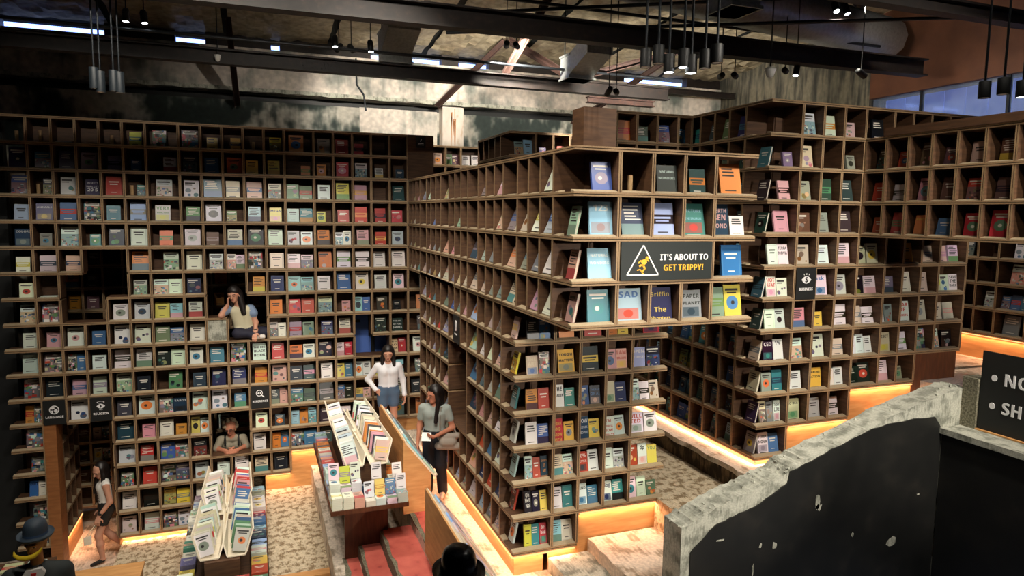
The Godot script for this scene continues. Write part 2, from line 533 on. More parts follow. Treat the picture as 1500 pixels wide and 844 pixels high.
func tube_in(S: Dictionary, u: float, r: int, where: String) -> void:
	var g := Geo.new()
	var h := rng.randf_range(0.11, 0.17)
	g.lathe([Vector2(0.0, 0), Vector2(0.022, 0), Vector2(0.022, h), Vector2(0.018, h), Vector2(0.018, h - 0.03), Vector2(0, h - 0.03)], Transform3D.IDENTITY, 14)
	var T: Transform3D = S.T * Transform3D(Basis.IDENTITY, Vector3(u, ry(r + 1) + 0.017, -0.12))
	var o := inst("cardboard_tube", commit([g, M.card]), self, T)
	tag(o, "small upright cardboard tube, " + where, "tube", "cardboard tubes on shelves")

func place_books(limit: int) -> void:
	# the books that show largest become things of their own, the rest one object
	cover.albedo_texture = ImageTexture.create_from_image(atlas)
	var order := []
	for k in books.size():
		var b: Dictionary = books[k]
		var nn: Vector3 = (b.T as Transform3D).basis.z
		var p: Vector3 = (b.T as Transform3D) * Vector3(0, b.h / 2, 0)
		b.size = b.w * b.h * absf(nn.dot(p.normalized())) / p.length_squared() * b.show
		order.append(k)
	order.sort_custom(func(x, y): return books[x].size > books[y].size)
	var rest := Geo.new()
	var used := {}
	for q in order.size():
		var b: Dictionary = books[order[q]]
		if q < limit:
			var g := Geo.new()
			book_geo(g, b.w, b.h, b.th, b.id)
			var o := inst("book", commit([g, cover]), self, b.T)
			tag(o, "%s book, %s" % [INK_NAME[b.kind], b.place], "book", "books on display")
		else:
			book_geo(rest, b.w, b.h, b.th, b.id, b.T, true)
	var o := inst("more_books", commit([rest, cover]))
	tag(o, "remaining small books filling the shelves and piles all around the hall", "books", "", "stuff")
# ---------------------------------------------------------------- shelves
func slab(length: float, depth: float) -> ArrayMesh:
	# two thin boards with a dark joint between: x from 0 to length, front edge at z = 0
	var key := "slab%.3f,%.3f" % [length, depth]
	if not mesh_cache.has(key):
		var wood := Geo.new()
		var edge := Geo.new()
		var gap := Geo.new()
		for y in [[-0.017, -0.003], [0.003, 0.017]]:
			var a := Vector3(0, y[0], -depth); var b := Vector3(length, y[1], 0)
			edge.quad(Vector3(a.x, a.y, b.z), Vector3(b.x, a.y, b.z), b, Vector3(a.x, b.y, b.z))
			edge.quad(Vector3(b.x, a.y, b.z), Vector3(b.x, a.y, a.z), Vector3(b.x, b.y, a.z), b)
			edge.quad(a, Vector3(a.x, a.y, b.z), Vector3(a.x, b.y, b.z), Vector3(a.x, b.y, a.z))
			wood.quad(Vector3(a.x, b.y, b.z), b, Vector3(b.x, b.y, a.z), Vector3(a.x, b.y, a.z))
			wood.quad(a, Vector3(b.x, a.y, a.z), Vector3(b.x, a.y, b.z), Vector3(a.x, a.y, b.z))
			wood.quad(Vector3(b.x, a.y, a.z), a, Vector3(a.x, b.y, a.z), Vector3(b.x, b.y, a.z))
		gap.box(Vector3(0.004, -0.003, -depth), Vector3(length - 0.004, 0.003, -0.008))
		mesh_cache[key] = commit([wood, M.wood, edge, M.edge, gap, M.gap])
	return mesh_cache[key]

func sheet(w: float, h: float, t: float, m: Material) -> ArrayMesh:
	# a panel: x 0..w, y 0..h, z -t..0
	var key := "sheet%.3f,%.3f,%.3f,%d" % [w, h, t, m.get_instance_id()]
	if not mesh_cache.has(key):
		mesh_cache[key] = gbox(Vector3(0, 0, -t), Vector3(w, h, 0), m)
	return mesh_cache[key]

func ledge(length: float) -> ArrayMesh:
	# the pale bevelled lip at the front of a cell
	var key := "ledge%.3f" % length
	if not mesh_cache.has(key):
		var g := Geo.new()
		g.prism(PackedVector2Array([Vector2(0.002, 0), Vector2(0.002, 0.005), Vector2(0.06, 0.02), Vector2(0.06, 0)]), 0, length, Transform3D(Basis(Vector3.FORWARD, Vector3.UP, Vector3.RIGHT), Vector3.ZERO))
		mesh_cache[key] = commit([g, M.lip])
	return mesh_cache[key]

func shelf(called: String, label: String, S: Dictionary, rows: Array, has: Callable) -> Node3D:
	# S.T puts u along x, up along y, the front towards +z; S.cols the upright lines; rows the first and last row
	var depth: float = S.get("depth", 0.3)
	var cols: Array = S.cols
	var n := cols.size() - 1
	var o := thing(called, label, "bookcase", S.T)
	for r in range(rows[0], rows[1] + 2):
		var c := 0
		while c < n:
			if (r <= rows[1] and has.call(c, r)) or (r > rows[0] and has.call(c, r - 1)):
				var e := c
				while e + 1 < n and ((r <= rows[1] and has.call(e + 1, r)) or (r > rows[0] and has.call(e + 1, r - 1))):
					e += 1
				var l: float = cols[e + 1] - cols[c]
				inst("shelf_board", slab(l, depth), o, at(cols[c], ry(r), 0))
				c = e + 1
			else:
				c += 1
	for r in range(rows[0], rows[1] + 1):
		for k in n + 1:
			if k == 0 and S.get("open_left", false) or k == n and S.get("open_right", false):
				continue
			if (k < n and has.call(k, r)) or (k > 0 and has.call(k - 1, r)):
				inst("divider", slab(P - 0.034, depth - 0.006), o, Transform3D(Basis(Vector3.BACK, PI / 2), Vector3(cols[k], ry(r + 1) + 0.017, -0.004)))
		for k in n:
			if has.call(k, r) and not S.get("no_ledge", false):
				var a0: float = cols[k] + (0.0 if k == 0 and S.get("open_left", false) else 0.017)
				var a1: float = cols[k + 1] - (0.0 if k == n - 1 and S.get("open_right", false) else 0.017)
				inst("ledge", ledge(a1 - a0), o, at(a0, ry(r + 1) + 0.0172, 0))
		var c := 0
		while c < n:
			if has.call(c, r):
				var e := c
				while e + 1 < n and has.call(e + 1, r):
					e += 1
				var a: float = cols[c] + (depth if c == 0 and S.get("open_left", false) else 0.0)
				var b: float = cols[e + 1] - (depth if e + 1 == n and S.get("open_right", false) and not S.get("flush", false) else 0.0)
				if b > a:
					inst("back_panel", sheet(b - a, P - 0.036, 0.012, M.wood), o, at(a, ry(r + 1) + 0.018, -depth + 0.012))
				c = e + 1
			else:
				c += 1
	return o

func led_strip(a: Vector3, b: Vector3, energy: float, side: Vector3) -> void:
	# a warm strip fixed under a shelf edge, shining down and a little outwards
	var d := b - a
	var g := Geo.new()
	var x := d.normalized()
	var z := x.cross(Vector3.UP).normalized()
	var T := Transform3D(Basis(x, Vector3.UP, z), (a + b) / 2.0)
	g.box(Vector3(-d.length() / 2, -0.006, -0.008), Vector3(d.length() / 2, 0.006, 0.008))
	var o := inst("led_strip", commit([g, M.led]), self, T)
	tag(o, "warm light strip under the bottom board " + ["of the back bookcase's left end", "of the back bookcase's middle", "beside the book table", "of the back bookcase's right end", "along the tower's left side", "under the tower's front corner", "under the tower's stepped front", "along the right bookcase's left side", "under the right bookcase's lowest cell", "on the right bookcase's second step", "on the right bookcase's third step", "under the far right bookcase", "inside the low doorway"][int(taken["led_strip"]) - 1], "light strip", "warm light strips")
	var l := AreaLight3D.new()
	l.name = numbered("strip_light")
	l.light_color = Color(1.0, 0.72, 0.53)
	l.light_energy = energy * d.length()
	l.area_size = Vector2(d.length(), 0.03)
	l.area_range = 12.0
	l.shadow_enabled = true
	var down := (Vector3.DOWN + side * 0.25).normalized()
	l.transform = Transform3D(Basis(x, down.cross(x).normalized() * -1.0, -down), (a + b) / 2.0 + down * 0.012)
	add_child(l)

func plinth(called: String, lo: Vector3, hi: Vector3, label: String) -> void:
	var o := inst(called, gbox(lo, hi, M.ply))
	tag(o, label, "plinth", "plywood plinths")

func sign_text(o: Node3D, text: String, size: float, T: Transform3D, m: Material, called := "lettering") -> void:
	var t := TextMesh.new()
	t.text = text
	t.font = bold
	t.font_size = 48
	t.pixel_size = size / 48.0
	t.depth = 0.004
	t.curve_step = 2.0
	t.material = m
	inst(called, t, o, T)

func flat_shape(o: Node3D, called: String, polys: Array, m: Material, T: Transform3D) -> void:
	var g := Geo.new()
	for p in polys:
		g.prism(PackedVector2Array(p), 0.0, 0.004, T)
	inst(called, commit([g, m]), o)

func ring(cx: float, cy: float, r: float, w: float, a0 := 0.0, a1 := TAU, sy := 1.0) -> Array:
	var out := []
	var s := 20
	for k in s:
		var a := a0 + (a1 - a0) * k / s
		var b := a0 + (a1 - a0) * (k + 1) / s
		out.append([Vector2(cx + cos(a) * r, cy + sin(a) * r * sy), Vector2(cx + cos(b) * r, cy + sin(b) * r * sy), Vector2(cx + cos(b) * (r - w), cy + sin(b) * (r - w) * sy), Vector2(cx + cos(a) * (r - w), cy + sin(a) * (r - w) * sy)])
	return out

func blob(cx: float, cy: float, rx: float, rr: float) -> Array:
	var p := []
	for k in 16:
		p.append(Vector2(cx + cos(TAU * k / 16) * rx, cy + sin(TAU * k / 16) * rr))
	return p

func bar(a: Vector2, b: Vector2, w: float) -> Array:
	var d := (b - a).normalized().orthogonal() * w / 2
	return [a + d, b + d, b - d, a - d]

func eye(cx: float, cy: float, w: float, h: float) -> Array:
	var p := []
	for k in 9:
		var x := -1.0 + 2.0 * k / 8
		p.append(Vector2(cx + x * w, cy + h * (1 - x * x)))
	for k in range(1, 8):
		var x := 1.0 - 2.0 * k / 8
		p.append(Vector2(cx + x * w, cy - h * (1 - x * x)))
	return p

func shelf_sign(T: Transform3D, w: float, word: String, label: String, kind: int) -> void:
	var o := thing("category_sign", label, "sign", T, "black category signs on the shelves")
	inst("board", gbox(Vector3(0, 0.004, 0.001), Vector3(w, P - 0.004, 0.014), M.black), o)
	var F := Transform3D(Basis.IDENTITY, Vector3(w / 2, P * 0.56, 0.0135))
	match kind:
		0:
			flat_shape(o, "globe_icon", ring(0, 0.02, 0.062, 0.012), M.letter, F)
			flat_shape(o, "globe_icon", [blob(-0.02, 0.045, 0.026, 0.016), blob(0.02, 0.005, 0.022, 0.026), [Vector2(-0.045, 0.01), Vector2(-0.01, 0.012), Vector2(-0.022, -0.03)]], M.letter, F)
		1:
			flat_shape(o, "halo_icon", ring(0, 0.082, 0.05, 0.01, 0, TAU, 0.32), M.letter, F)
			flat_shape(o, "eye_icon", [eye(0, 0.025, 0.055, 0.034)], M.letter, F)
			flat_shape(o, "pupil", [[Vector2(0, 0.052), Vector2(0.012, 0.025), Vector2(0, -0.002), Vector2(-0.012, 0.025)]], M.black, F.translated(Vector3(0, 0, 0.003)))
			flat_shape(o, "lash", [bar(Vector2(-0.02, -0.028), Vector2(-0.014, -0.018), 0.006), bar(Vector2(0, -0.032), Vector2(0, -0.02), 0.006), bar(Vector2(0.02, -0.028), Vector2(0.014, -0.018), 0.006)], M.letter, F)
		2:
			flat_shape(o, "magnifier_icon", ring(-0.012, 0.045, 0.05, 0.009) + [bar(Vector2(0.022, 0.01), Vector2(0.058, -0.022), 0.014)], M.letter, F)
			flat_shape(o, "arrow_icon", [[Vector2(-0.04, 0.045), Vector2(-0.02, 0.066), Vector2(-0.02, 0.024)], [Vector2(0.016, 0.045), Vector2(-0.004, 0.066), Vector2(-0.004, 0.024)]], M.letter, F)
		3:
			flat_shape(o, "eye_icon", [eye(0, 0.02, 0.068, 0.042)], M.letter, F)
			sign_text(o, "$", 0.085, F.translated(Vector3(0, 0.02, 0.004)), M.black, "dollar_mark")
			flat_shape(o, "lash", [bar(Vector2(-0.032, 0.072), Vector2(-0.042, 0.088), 0.007), bar(Vector2(0, 0.076), Vector2(0, 0.096), 0.007), bar(Vector2(0.032, 0.072), Vector2(0.042, 0.088), 0.007)], M.letter, F)
		4:
			flat_shape(o, "head_icon", [blob(0, 0.04, 0.04, 0.05), [Vector2(-0.03, 0.0), Vector2(0.03, 0.01), Vector2(0.02, -0.04), Vector2(-0.01, -0.04)]], M.letter, F)
	if word == "":
		flat_shape(o, "lettering", [bar(Vector2(-0.05, -0.085), Vector2(0.05, -0.085), 0.018)], M.letter, F)
		return
	sign_text(o, word, 0.042, F.translated(Vector3(0, -0.085, 0.002)), M.letter)

func build_shelves() -> void:
	# --- the tall back bookcase
	var A := {"T": at(0, 0, ZA), "name": "back wall bookcase", "top": 0, "open_left": true,
		"cols": [-3.30, -2.896, -2.607, -2.318, -2.03, -1.741, -1.452, -1.02, -0.728, -0.435, -0.143, 0.15, 0.442, 0.876, 1.171, 1.466, 1.76, 2.055, 2.35, 2.781]}
	var rows := [
		"c c _ . c y' m m y' y' c y o s r r' . . #",
		"n b d s s b' q d b o y y o' o' r h h' n' #",
		"b+ cd h n r ct' h w t+ e e h gg w y p . n #",
		"l n b m t l q g h g' l y qt y' r r r r #",
		"n s' w t' n w o q x h d q ww o ww p r q #",
		"w h p # # o h w w hw m w wh o w w w w #",
		"w _ # # # h ww n # # o n ll w b w w w d",
		"h m # # w h yl h # # # o rr h p' lb d k' o",
		"w p w b w w gb w X # # ew ss n h # k k k",
		"q m mb w w h kw w t m w r ow k wr # # er w",
		"m k p h h k g n n n o p dd w yb ww q l m",
		"om S w S d w mn h w b S dp bd k bk y'p' . w k",
		"m # # # n p wo' yw # # w d' lol d w r . l o",
		"m # # # q r bm k # # w ob mb d w # # # #",
		"bw # # # m r mu q w w e k # # # # # # #",
		"m # # # w k yy w w e # # # # # # # # #",
		"d # # # h h mw w w # # # # # # # # # #"]
	var grid := []
	for s in rows:
		grid.append(s.split(" ", false))
	shelf("back_bookcase", "tall dark wooden wall of book cubes behind the women on the left", A, [0, 16], func(c, r): return not grid[r][c] in ["#", "S"])
	var titles := {"2,3,0": "INSECTS/WALLET/20 5|w", "4,0,0": "COLORS/||w", "3,1,0": "ANIMALS|w", "3,11,0": "MEGA|n", "8,17,0": "THE ART/OF POKE/JAMES|w", "8,18,0": "WHYE|w", "11,6,1": "TAROT|w", "14,0,0": "DIRT|k", "9,10,0": "THE BIG/BLACK/BOOK|k", "9,17,0": "THE BIG/BLACK/BOOK|k", "3,6,0": "VERY/PRACTICE|g"}
	for r in rows.size():
		fill_row(A, r, rows[r], titles, {"pad_left": 0.14, "scale": 1.12})
	inst("closed_panel", sheet(0.255, P - 0.04, 0.01, M.cap), get_node("back_bookcase"), at(-0.71, ry(9) + 0.02, -0.02))
	inst("end_panel", sheet(0.431, 2 * P, 0.3, M.wood), get_node("back_bookcase"), at(2.352, ry(2) + 0.018, 0))
	var jamb := get_node("back_bookcase")
	inst("doorway_plinth", gbox(Vector3(-2.9, -5.25, -1.25), Vector3(-2.76, ry(17) - 0.018, -0.3), M.ply), jamb)
	inst("door_jamb", sheet(0.15, 5 * P + 0.4, 0.3, M.jamb), jamb, at(-2.896, -5.25, -0.002))
	inst("end_panel", sheet(0.29, 5 * P, 0.012, M.wood), jamb, Transform3D(Basis(Vector3.UP, PI / 2), Vector3(-2.01, ry(17), 0)))
	shelf_sign(at(-2.885, ry(12), ZA), 0.27, "LANGUAGE", "black sign with white globe reading LANGUAGE above the low doorway", 0)
	shelf_sign(at(-2.305, ry(12), ZA), 0.27, "RELIGION", "black sign with white haloed eye reading RELIGION above the doorway", 1)
	shelf_sign(at(-0.13, ry(12), ZA), 0.27, "REFERENCE", "black sign with white magnifier reading REFERENCE in the back bookcase", 2)
	var corner := thing("corner_sign", "small black sign on the plain panel at the bookcase's upper right", "sign", at(2.49, ry(0.52), ZA))
	inst("board", gbox(Vector3(0, 0, 0), Vector3(0.155, 0.185, 0.012), M.black), corner)
	flat_shape(corner, "icon", [bar(Vector2(0.07, 0.1), Vector2(0.085, 0.14), 0.012)], M.letter, at(0, 0, 0.01))
	flat_shape(corner, "lettering", [bar(Vector2(0.035, 0.072), Vector2(0.12, 0.072), 0.009), bar(Vector2(0.028, 0.05), Vector2(0.128, 0.05), 0.009)], M.letter, at(0, 0, 0.01))
	# --- shelves seen behind it through the openings
	var A2 := {"T": at(0, 0, ZA - 1.35), "name": "rear bookcase", "top": 4, "cols": A.cols}
	var near := func(c, r): return (c in [1, 2, 3, 4, 5, 6] and r in range(4, 9)) or (c in [7, 8, 9, 10, 11, 12] and (r in range(5, 9) or r in range(11, 15))) or (c in [1, 2, 3, 4, 5] and r in range(11, 17))
	shelf("rear_bookcase", "dim bookcase seen through the openings of the back bookcase", A2, [4, 16], near)
	for r in [4, 5, 6, 7]:
		fill_row(A2, r, "o x . o x e", {}, {"first": 1})
	for r in [5, 6, 7]:
		fill_row(A2, r, "d o x x . d", {}, {"first": 7})
	for r in [12, 13]:
		fill_row(A2, r, "e w e o h", {}, {"first": 7})
	for r in [12, 13, 14, 15]:
		fill_row(A2, r, "x em d e g", {}, {"first": 1})
	var A3 := {"T": Transform3D(Basis(Vector3.UP, PI / 2), Vector3(-2.74, 0, 0)), "name": "doorway side shelf", "top": 12, "cols": [11.55, 11.85, 12.15, 12.45], "depth": 0.15}
	shelf("doorway_shelf", "narrow side bookcase just inside the low doorway", A3, [12, 16], func(_c, _r): return true)
	for r in [13, 14, 15]:
		fill_row(A3, r, "w . e")
	# --- central tower
	var left_cols := [-11.2, -10.95, -10.68, -10.39, -9.97, -9.69, -9.41, -9.13, -8.715, -8.435, -8.155, -7.87, -7.46, -7.175, -6.9, -6.625, -6.215, -5.93, -5.65, -5.365]
	var left := Basis(Vector3.BACK, Vector3.UP, Vector3.LEFT)
	var UL := {"T": Transform3D(left, Vector3(XB, 0, 0)), "name": "tower's upper left side", "top": 2, "open_right": true, "cols": left_cols + [ZU - 0.3], "flush": true}
	shelf("tower_bookcase", "long upper left side of the central book tower", UL, [2, 5], func(_c, _r): return true).set_meta("group", "central tower bookcases")
	var low := left_cols.slice(3, 16) + [ZL - 0.3]
	var LL := {"T": UL.T, "name": "tower's lower left side", "top": 6, "open_right": true, "cols": low, "flush": true}
	var niche := shelf("tower_bookcase", "long lower left side of the central tower with a seat niche", LL, [6, 12], func(c, r): return not (c in [5, 6, 7] and r in [8, 9, 10]) and not (c == 6 and r == 7))
	niche.set_meta("group", "central tower bookcases")
	inst("niche_back", sheet(0.85, 3 * P, 0.012, M.panel_dark), niche, at(-8.715, ry(11) + 0.017, -0.29))
	shelf_sign(Transform3D(left, Vector3(XB, ry(8), -8.425)), 0.27, "", "black sign with a white head icon on the tower's left side", 4)
	for r in range(2, 6):
		var s := ""
		for k in 20:
			s += (["w", "q", "e", "p", "s"][rng.randi() % 5] if rng.randf() < 0.55 + 0.12 * (r - 2) else ".") + " "
		fill_row(UL, r, s.strip_edges().substr(0, 37), {}, {"scale": 1.2, "bias_to": -0.3, "book": {"inset": 0.028, "tilt": 0.4, "lift": 0.012}})
	for r in range(6, 13):
		var s := ""
		for k in 12:
			s += (["w", "q", "p", "r", "l", "e", "b", "n"][rng.randi() % 8] if rng.randf() < 0.85 and not (k in [5, 6, 7] and r in [7, 8, 9, 10]) else ".") + " "
		fill_row(LL, r, s.strip_edges(), {}, {"scale": 1.2, "bias_to": -0.3, "book": {"inset": 0.028, "tilt": 0.4, "lift": 0.012}})
	var U := {"T": at(0, 0, ZU), "name": "tower's upper front", "top": 2, "open_left": true, "open_right": true, "cols": [XB, 2.77, 3.08, 3.387, 3.695, 4.13]}
	var upper_front := shelf("tower_bookcase", "overhanging upper front of the central book tower", U, [2, 5], func(c, r): return not (r == 4 and c in [1, 2, 3]))
	upper_front.set_meta("group", "central tower bookcases")
	var up := ["", "", "b' c d d' o", "l n l t nw'", "l . . . b", "t+ l n s sy"]
	var ut := {"2,2,0": "NATURAL/WONDERS|q", "3,0,0": "123|w", "3,3,0": "PICTURE/THESAURUS|l", "3,4,0": "BERTH/BEN/BOND|p", "4,0,0": "NATURAL/WONDERS|w", "5,1,0": "SAD|b", "5,2,0": "Griffin//The/Shooters|y", "5,3,0": "PAPER/PLANET|k"}
	for r in range(2, 6):
		fill_row(U, r, up[r], ut, {"pad_left": 0.16, "pad_right": 0.03, "scale": 1.3, "bias": 0.2, "book": {"inset": 0.064}})
	var L := {"T": at(0, 0, ZL), "name": "tower's lower front", "top": 6, "open_left": true, "open_right": true, "cols": [XB, 2.787, 3.074, 3.37, 3.675, 4.10]}
	var lower_front := shelf("tower_bookcase", "lower front of the central book tower above the steps", L, [6, 12], func(c, r): return r < 12 or c < 2)
	lower_front.set_meta("group", "central tower bookcases")
	var lo := ["nb o r oy r", "em y k pp lk", "or wt bn en wwe", "wb ry ny wq ww", "wrn ew rw ww rwy", "kky wt wb wt wwg'", "ytr lw # # #"]
	var lt := {"6,1,0": "80|k", "6,4,0": "MAKE/TIME|w", "7,1,0": "TOUGH/MATTERS|k", "7,3,1": "I AM/DRAWN|r", "7,4,0": "OPEN/SCIENCE|w", "8,1,0": "THE/READER|k", "8,2,1": "THE AGE/OF AI|b", "8,3,0": "atomic/habits|e", "9,1,0": "THINK/AND/GROW/RICH|y", "9,2,0": "HOW/FRIENDS/PEOPLE|w", "9,3,0": "I'M/MINDFUL/NOW/WHAT?|r", "9,4,0": "WILL/TED|r", "10,2,0": "10%/BETTER|w", "10,0,2": "GROWTH/IT/MY/MOMENT|o", "10,4,1": "dp|k", "10,4,2": "YOU|g", "11,0,0": "Oh/Hell/No!|w", "11,2,0": "MIND|k", "11,3,0": "blog|n", "12,0,2": "be/bad|w", "7,0,0": "THE/ART|e"}
	for r in range(6, 13):
		fill_row(L, r, lo[r - 6], lt, {"pad_left": 0.13, "pad_right": 0.02, "bias": 0.0, "scale": 1.06, "book": {"inset": 0.064}})
	for q in [[4, "p"], [5, "p"], [3, "q"]]:      # books that face the left at the open corners
		shelve_book(UL, -5.17, q[0], 0.15, 0.25, q[1], "tower's upper left corner, %s row" % ORD[q[0] - 2], {"inset": 0.08})
	for q in [[6, "p"], [7, "y"], [8, "t"], [9, "h"], [10, "q"], [11, "r"], [12, "w"]]:
		shelve_book(LL, -6.46, q[0], 0.13, 0.22, q[1], "tower's lower left corner, %s row" % ORD[q[0] - 6], {"inset": 0.07})
	for s in [[upper_front, U], [lower_front, L]]:
		var o: Node3D = s[0]
		var x1: float = s[1].cols[-1]
		var top: float = ry(2) if s[1] == U else ry(6)
		var bot: float = ry(6) if s[1] == U else ry(12)
		inst("core_panel", gbox(Vector3(x1 - 0.312, bot, -1.3 if s[1] == U else -4.0), Vector3(x1 - 0.3, top, -0.3), M.wood), o)
		if s[1] == U:
			inst("core_panel", gbox(Vector3(XB + 0.02, bot - 0.012, -1.25), Vector3(x1 - 0.02, bot - 0.002, -0.3), M.wood), o)
	var block := inst("blank_block", gbox(Vector3(2.45, ry(2) + 0.018, -5.2), Vector3(2.74, 0.855, -4.99), M.wood))
	tag(block, "plain brown wooden block standing on top of the central tower", "block")
	# the big sign
	var trip := thing("warning_sign", "dark sign reading IT'S ABOUT TO GET TRIPPY with a triangle", "sign", at(2.77, ry(5), ZU))
	inst("board", gbox(Vector3(0.02, 0.02, -0.02), Vector3(0.905, P - 0.02, 0.012), M.signboard), trip)
	var tri := [Vector2(0.225, 0.31), Vector2(0.075, 0.065), Vector2(0.375, 0.065)]
	var sides := []
	for k in 3:
		sides.append(bar(tri[k], tri[(k + 1) % 3], 0.011))
	flat_shape(trip, "triangle", sides, M.letter, at(0, 0, 0.011))
	flat_shape(trip, "tripping_figure", [blob(0.262, 0.205, 0.014, 0.014), [Vector2(0.2, 0.185), Vector2(0.255, 0.2), Vector2(0.262, 0.165), Vector2(0.225, 0.14)], bar(Vector2(0.225, 0.15), Vector2(0.245, 0.115), 0.018), bar(Vector2(0.245, 0.118), Vector2(0.215, 0.088), 0.014), bar(Vector2(0.212, 0.15), Vector2(0.19, 0.135), 0.014), bar(Vector2(0.205, 0.185), Vector2(0.18, 0.162), 0.012), bar(Vector2(0.255, 0.195), Vector2(0.282, 0.178), 0.011)], M.yellow, at(0, 0, 0.011))
	flat_shape(trip, "banana_peel", [bar(Vector2(0.17, 0.105), Vector2(0.2, 0.112), 0.009), bar(Vector2(0.2, 0.112), Vector2(0.222, 0.08), 0.009), bar(Vector2(0.222, 0.08), Vector2(0.236, 0.078), 0.009)], M.yellow, at(0, 0, 0.011))
	sign_text(trip, "IT'S ABOUT TO", 0.07, at(0.625, 0.21, 0.014), M.letter)
	sign_text(trip, "GET TRIPPY!", 0.07, at(0.62, 0.122, 0.014), M.yellow)
	# --- right bookcase
	var C := {"T": at(0, 0, ZC), "name": "right bookcase", "top": 0, "open_left": true, "cols": [XC, 5.633, 5.93, 6.226, 6.54, 6.97, 7.265, 7.56, 7.86, 8.33]}
	var last := [8, 3, 3, 3, 8, 8, 8, 8, 6, 3, 0]
	shelf("stair_bookcase", "right-hand bookcase stepping up along the stairs", C, [0, 10], func(c, r): return c <= last[r] and not (r == 5 and c == 1))
	var cr := [". w h p' k . . . .", "u' e . s'", "p s d d", "p x s d", "ww e w w ee . o ee eh", "hw S w h kw u' w e eew", "wh p y' w ew ws w e ee", "kw w w e www e w m wk", "st w y ww kk w s'", "esw e q w", "wb"]
	var ct := {"4,0,1": "TERRA/NOVA|k", "5,0,0": "HOT/SEAT|r", "5,2,0": "ask|b", "5,8,2": "SAVE/THE/DARK|k", "6,6,0": "YEAR/OF/HABITS|r", "7,0,0": "CEO|w", "7,0,1": "1%|k", "7,5,0": "RESET|k", "9,0,2": "THINK/LIKE|k", "10,0,0": "TERRA/NOVA|k", "9,1,0": "NO BEA|k", "8,2,0": "TAKING/ACTION|k"}
	for r in 11:
		fill_row(C, r, cr[r], ct, {"pad_left": 0.1, "scale": 1.08, "bias": 0.0, "book": {"inset": 0.08}})
	shelf_sign(at(5.645, ry(6), ZC), 0.275, "BUSINESS", "black sign with white dollar eye reading BUSINESS in right bookcase", 3)
	var CL := {"T": Transform3D(left, Vector3(XC, 0, 0)), "name": "right bookcase's left side", "top": 0, "open_right": true, "cols": [-9.3, -8.9, -8.62, -8.34, -8.054, -7.755, -7.33, -7.05, -6.77, -6.484, ZC - 0.3], "flush": true}
	shelf("stair_bookcase", "shadowed left side of the right bookcase above the lit ledge", CL, [0, 10], func(c, r): return r > 3 or c > 4)
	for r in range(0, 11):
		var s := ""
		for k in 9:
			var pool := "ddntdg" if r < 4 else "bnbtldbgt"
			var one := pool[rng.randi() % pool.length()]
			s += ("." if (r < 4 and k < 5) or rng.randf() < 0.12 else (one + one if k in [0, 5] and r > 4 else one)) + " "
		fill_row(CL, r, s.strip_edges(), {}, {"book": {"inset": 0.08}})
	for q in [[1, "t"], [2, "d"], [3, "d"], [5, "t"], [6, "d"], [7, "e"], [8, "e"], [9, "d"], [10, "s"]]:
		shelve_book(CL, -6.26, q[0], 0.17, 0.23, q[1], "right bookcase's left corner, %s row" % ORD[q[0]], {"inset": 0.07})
	var D := {"T": Transform3D(left, Vector3(6.54, 0, 0)), "name": "overhanging right wing", "top": 1, "cols": [-6.063, -5.785, -5.505, -5.23, -4.95, -4.67, -4.39, -4.11, -3.83, -3.55, -3.27]}
	shelf("overhanging_wing", "dark bookcase wing hanging out at the right edge", D, [1, 3], func(_c, _r): return true)
	fill_row(D, 1, "x r x x p x . x . .", {}, {"book": {"inset": 0.12}})
	fill_row(D, 2, "r q p x r x . p . .", {}, {"book": {"inset": 0.1}})
	fill_row(D, 3, "r r o b r r . r . .", {"3,2,0": "PORTER|y"}, {"book": {"inset": 0.08}})
	inst("top_ledge", gbox(Vector3(-5.8, ry(1) + 0.018, -0.5), Vector3(-3.2, ry(0.72), 0.02), M.wood), get_node("overhanging_wing"))
	inst("end_panel", gbox(Vector3(-6.06, ry(4), -0.62), Vector3(-3.27, ry(1), -0.6), M.wood), get_node("overhanging_wing"))
	var F := {"T": at(0, 0, -7.5), "name": "high bridge shelf", "top": 0, "cols": [4.13, 4.41, 4.70, 5.0, 5.2]}
	shelf("bridge_shelf", "high shelf bridging the central tower and right bookcase", F, [0, 3], func(_c, _r): return true)
	fill_row(F, 0, "o+ d b b .")
	fill_row(F, 1, "d b . d .")
	var G := {"T": at(0, 0, -9.97), "name": "raised far shelf", "top": 0, "open_left": true, "cols": [3.66, 4.09, 4.38, 4.67, 4.96, 5.2]}
	shelf("raised_shelf", "small raised bookcase rising behind the tower's left side", G, [0, 1], func(_c, _r): return true)
	fill_row(G, 0, "sl+ u' r' . .", {}, {"pad_left": 0.1})
	var GL := {"T": Transform3D(left, Vector3(3.66, 0, 0)), "name": "raised far shelf side", "top": 0, "open_right": true, "cols": [-11.6, -11.3, -11.0, -10.7, -10.42, -10.27], "flush": true}
	shelf("raised_shelf", "left side of the small raised bookcase behind the tower", GL, [0, 1], func(_c, _r): return true)
	var H := {"T": at(0, 0, -12.7), "name": "far corner shelf", "top": 0, "cols": [2.8, 3.09, 3.38, 3.68, 4.11]}
	shelf("far_corner_shelf", "far shelf below the pale pillar beside the corner panel", H, [0, 2], func(_c, _r): return true)
	fill_row(H, 0, ". e gx ww .")
	var E := {"T": Transform3D(left, Vector3(9.8, 0, 0)), "name": "far right bookcase", "top": 2, "cols": [-8.3, -7.97, -7.64, -7.31, -6.98, -6.68, -6.25, -5.82, -5.4, -5.0]}
	shelf("far_right_bookcase", "dim far bookcase at the right edge behind the sign", E, [2, 7], func(_c, _r): return true)
	fill_row(E, 4, ". . . d . w e . .")
	fill_row(E, 5, ". . . . . h+ . . .")
	fill_row(E, 6, ". . . . w bbb b . .")
	fill_row(E, 7, ". . . . . s+ e . .")
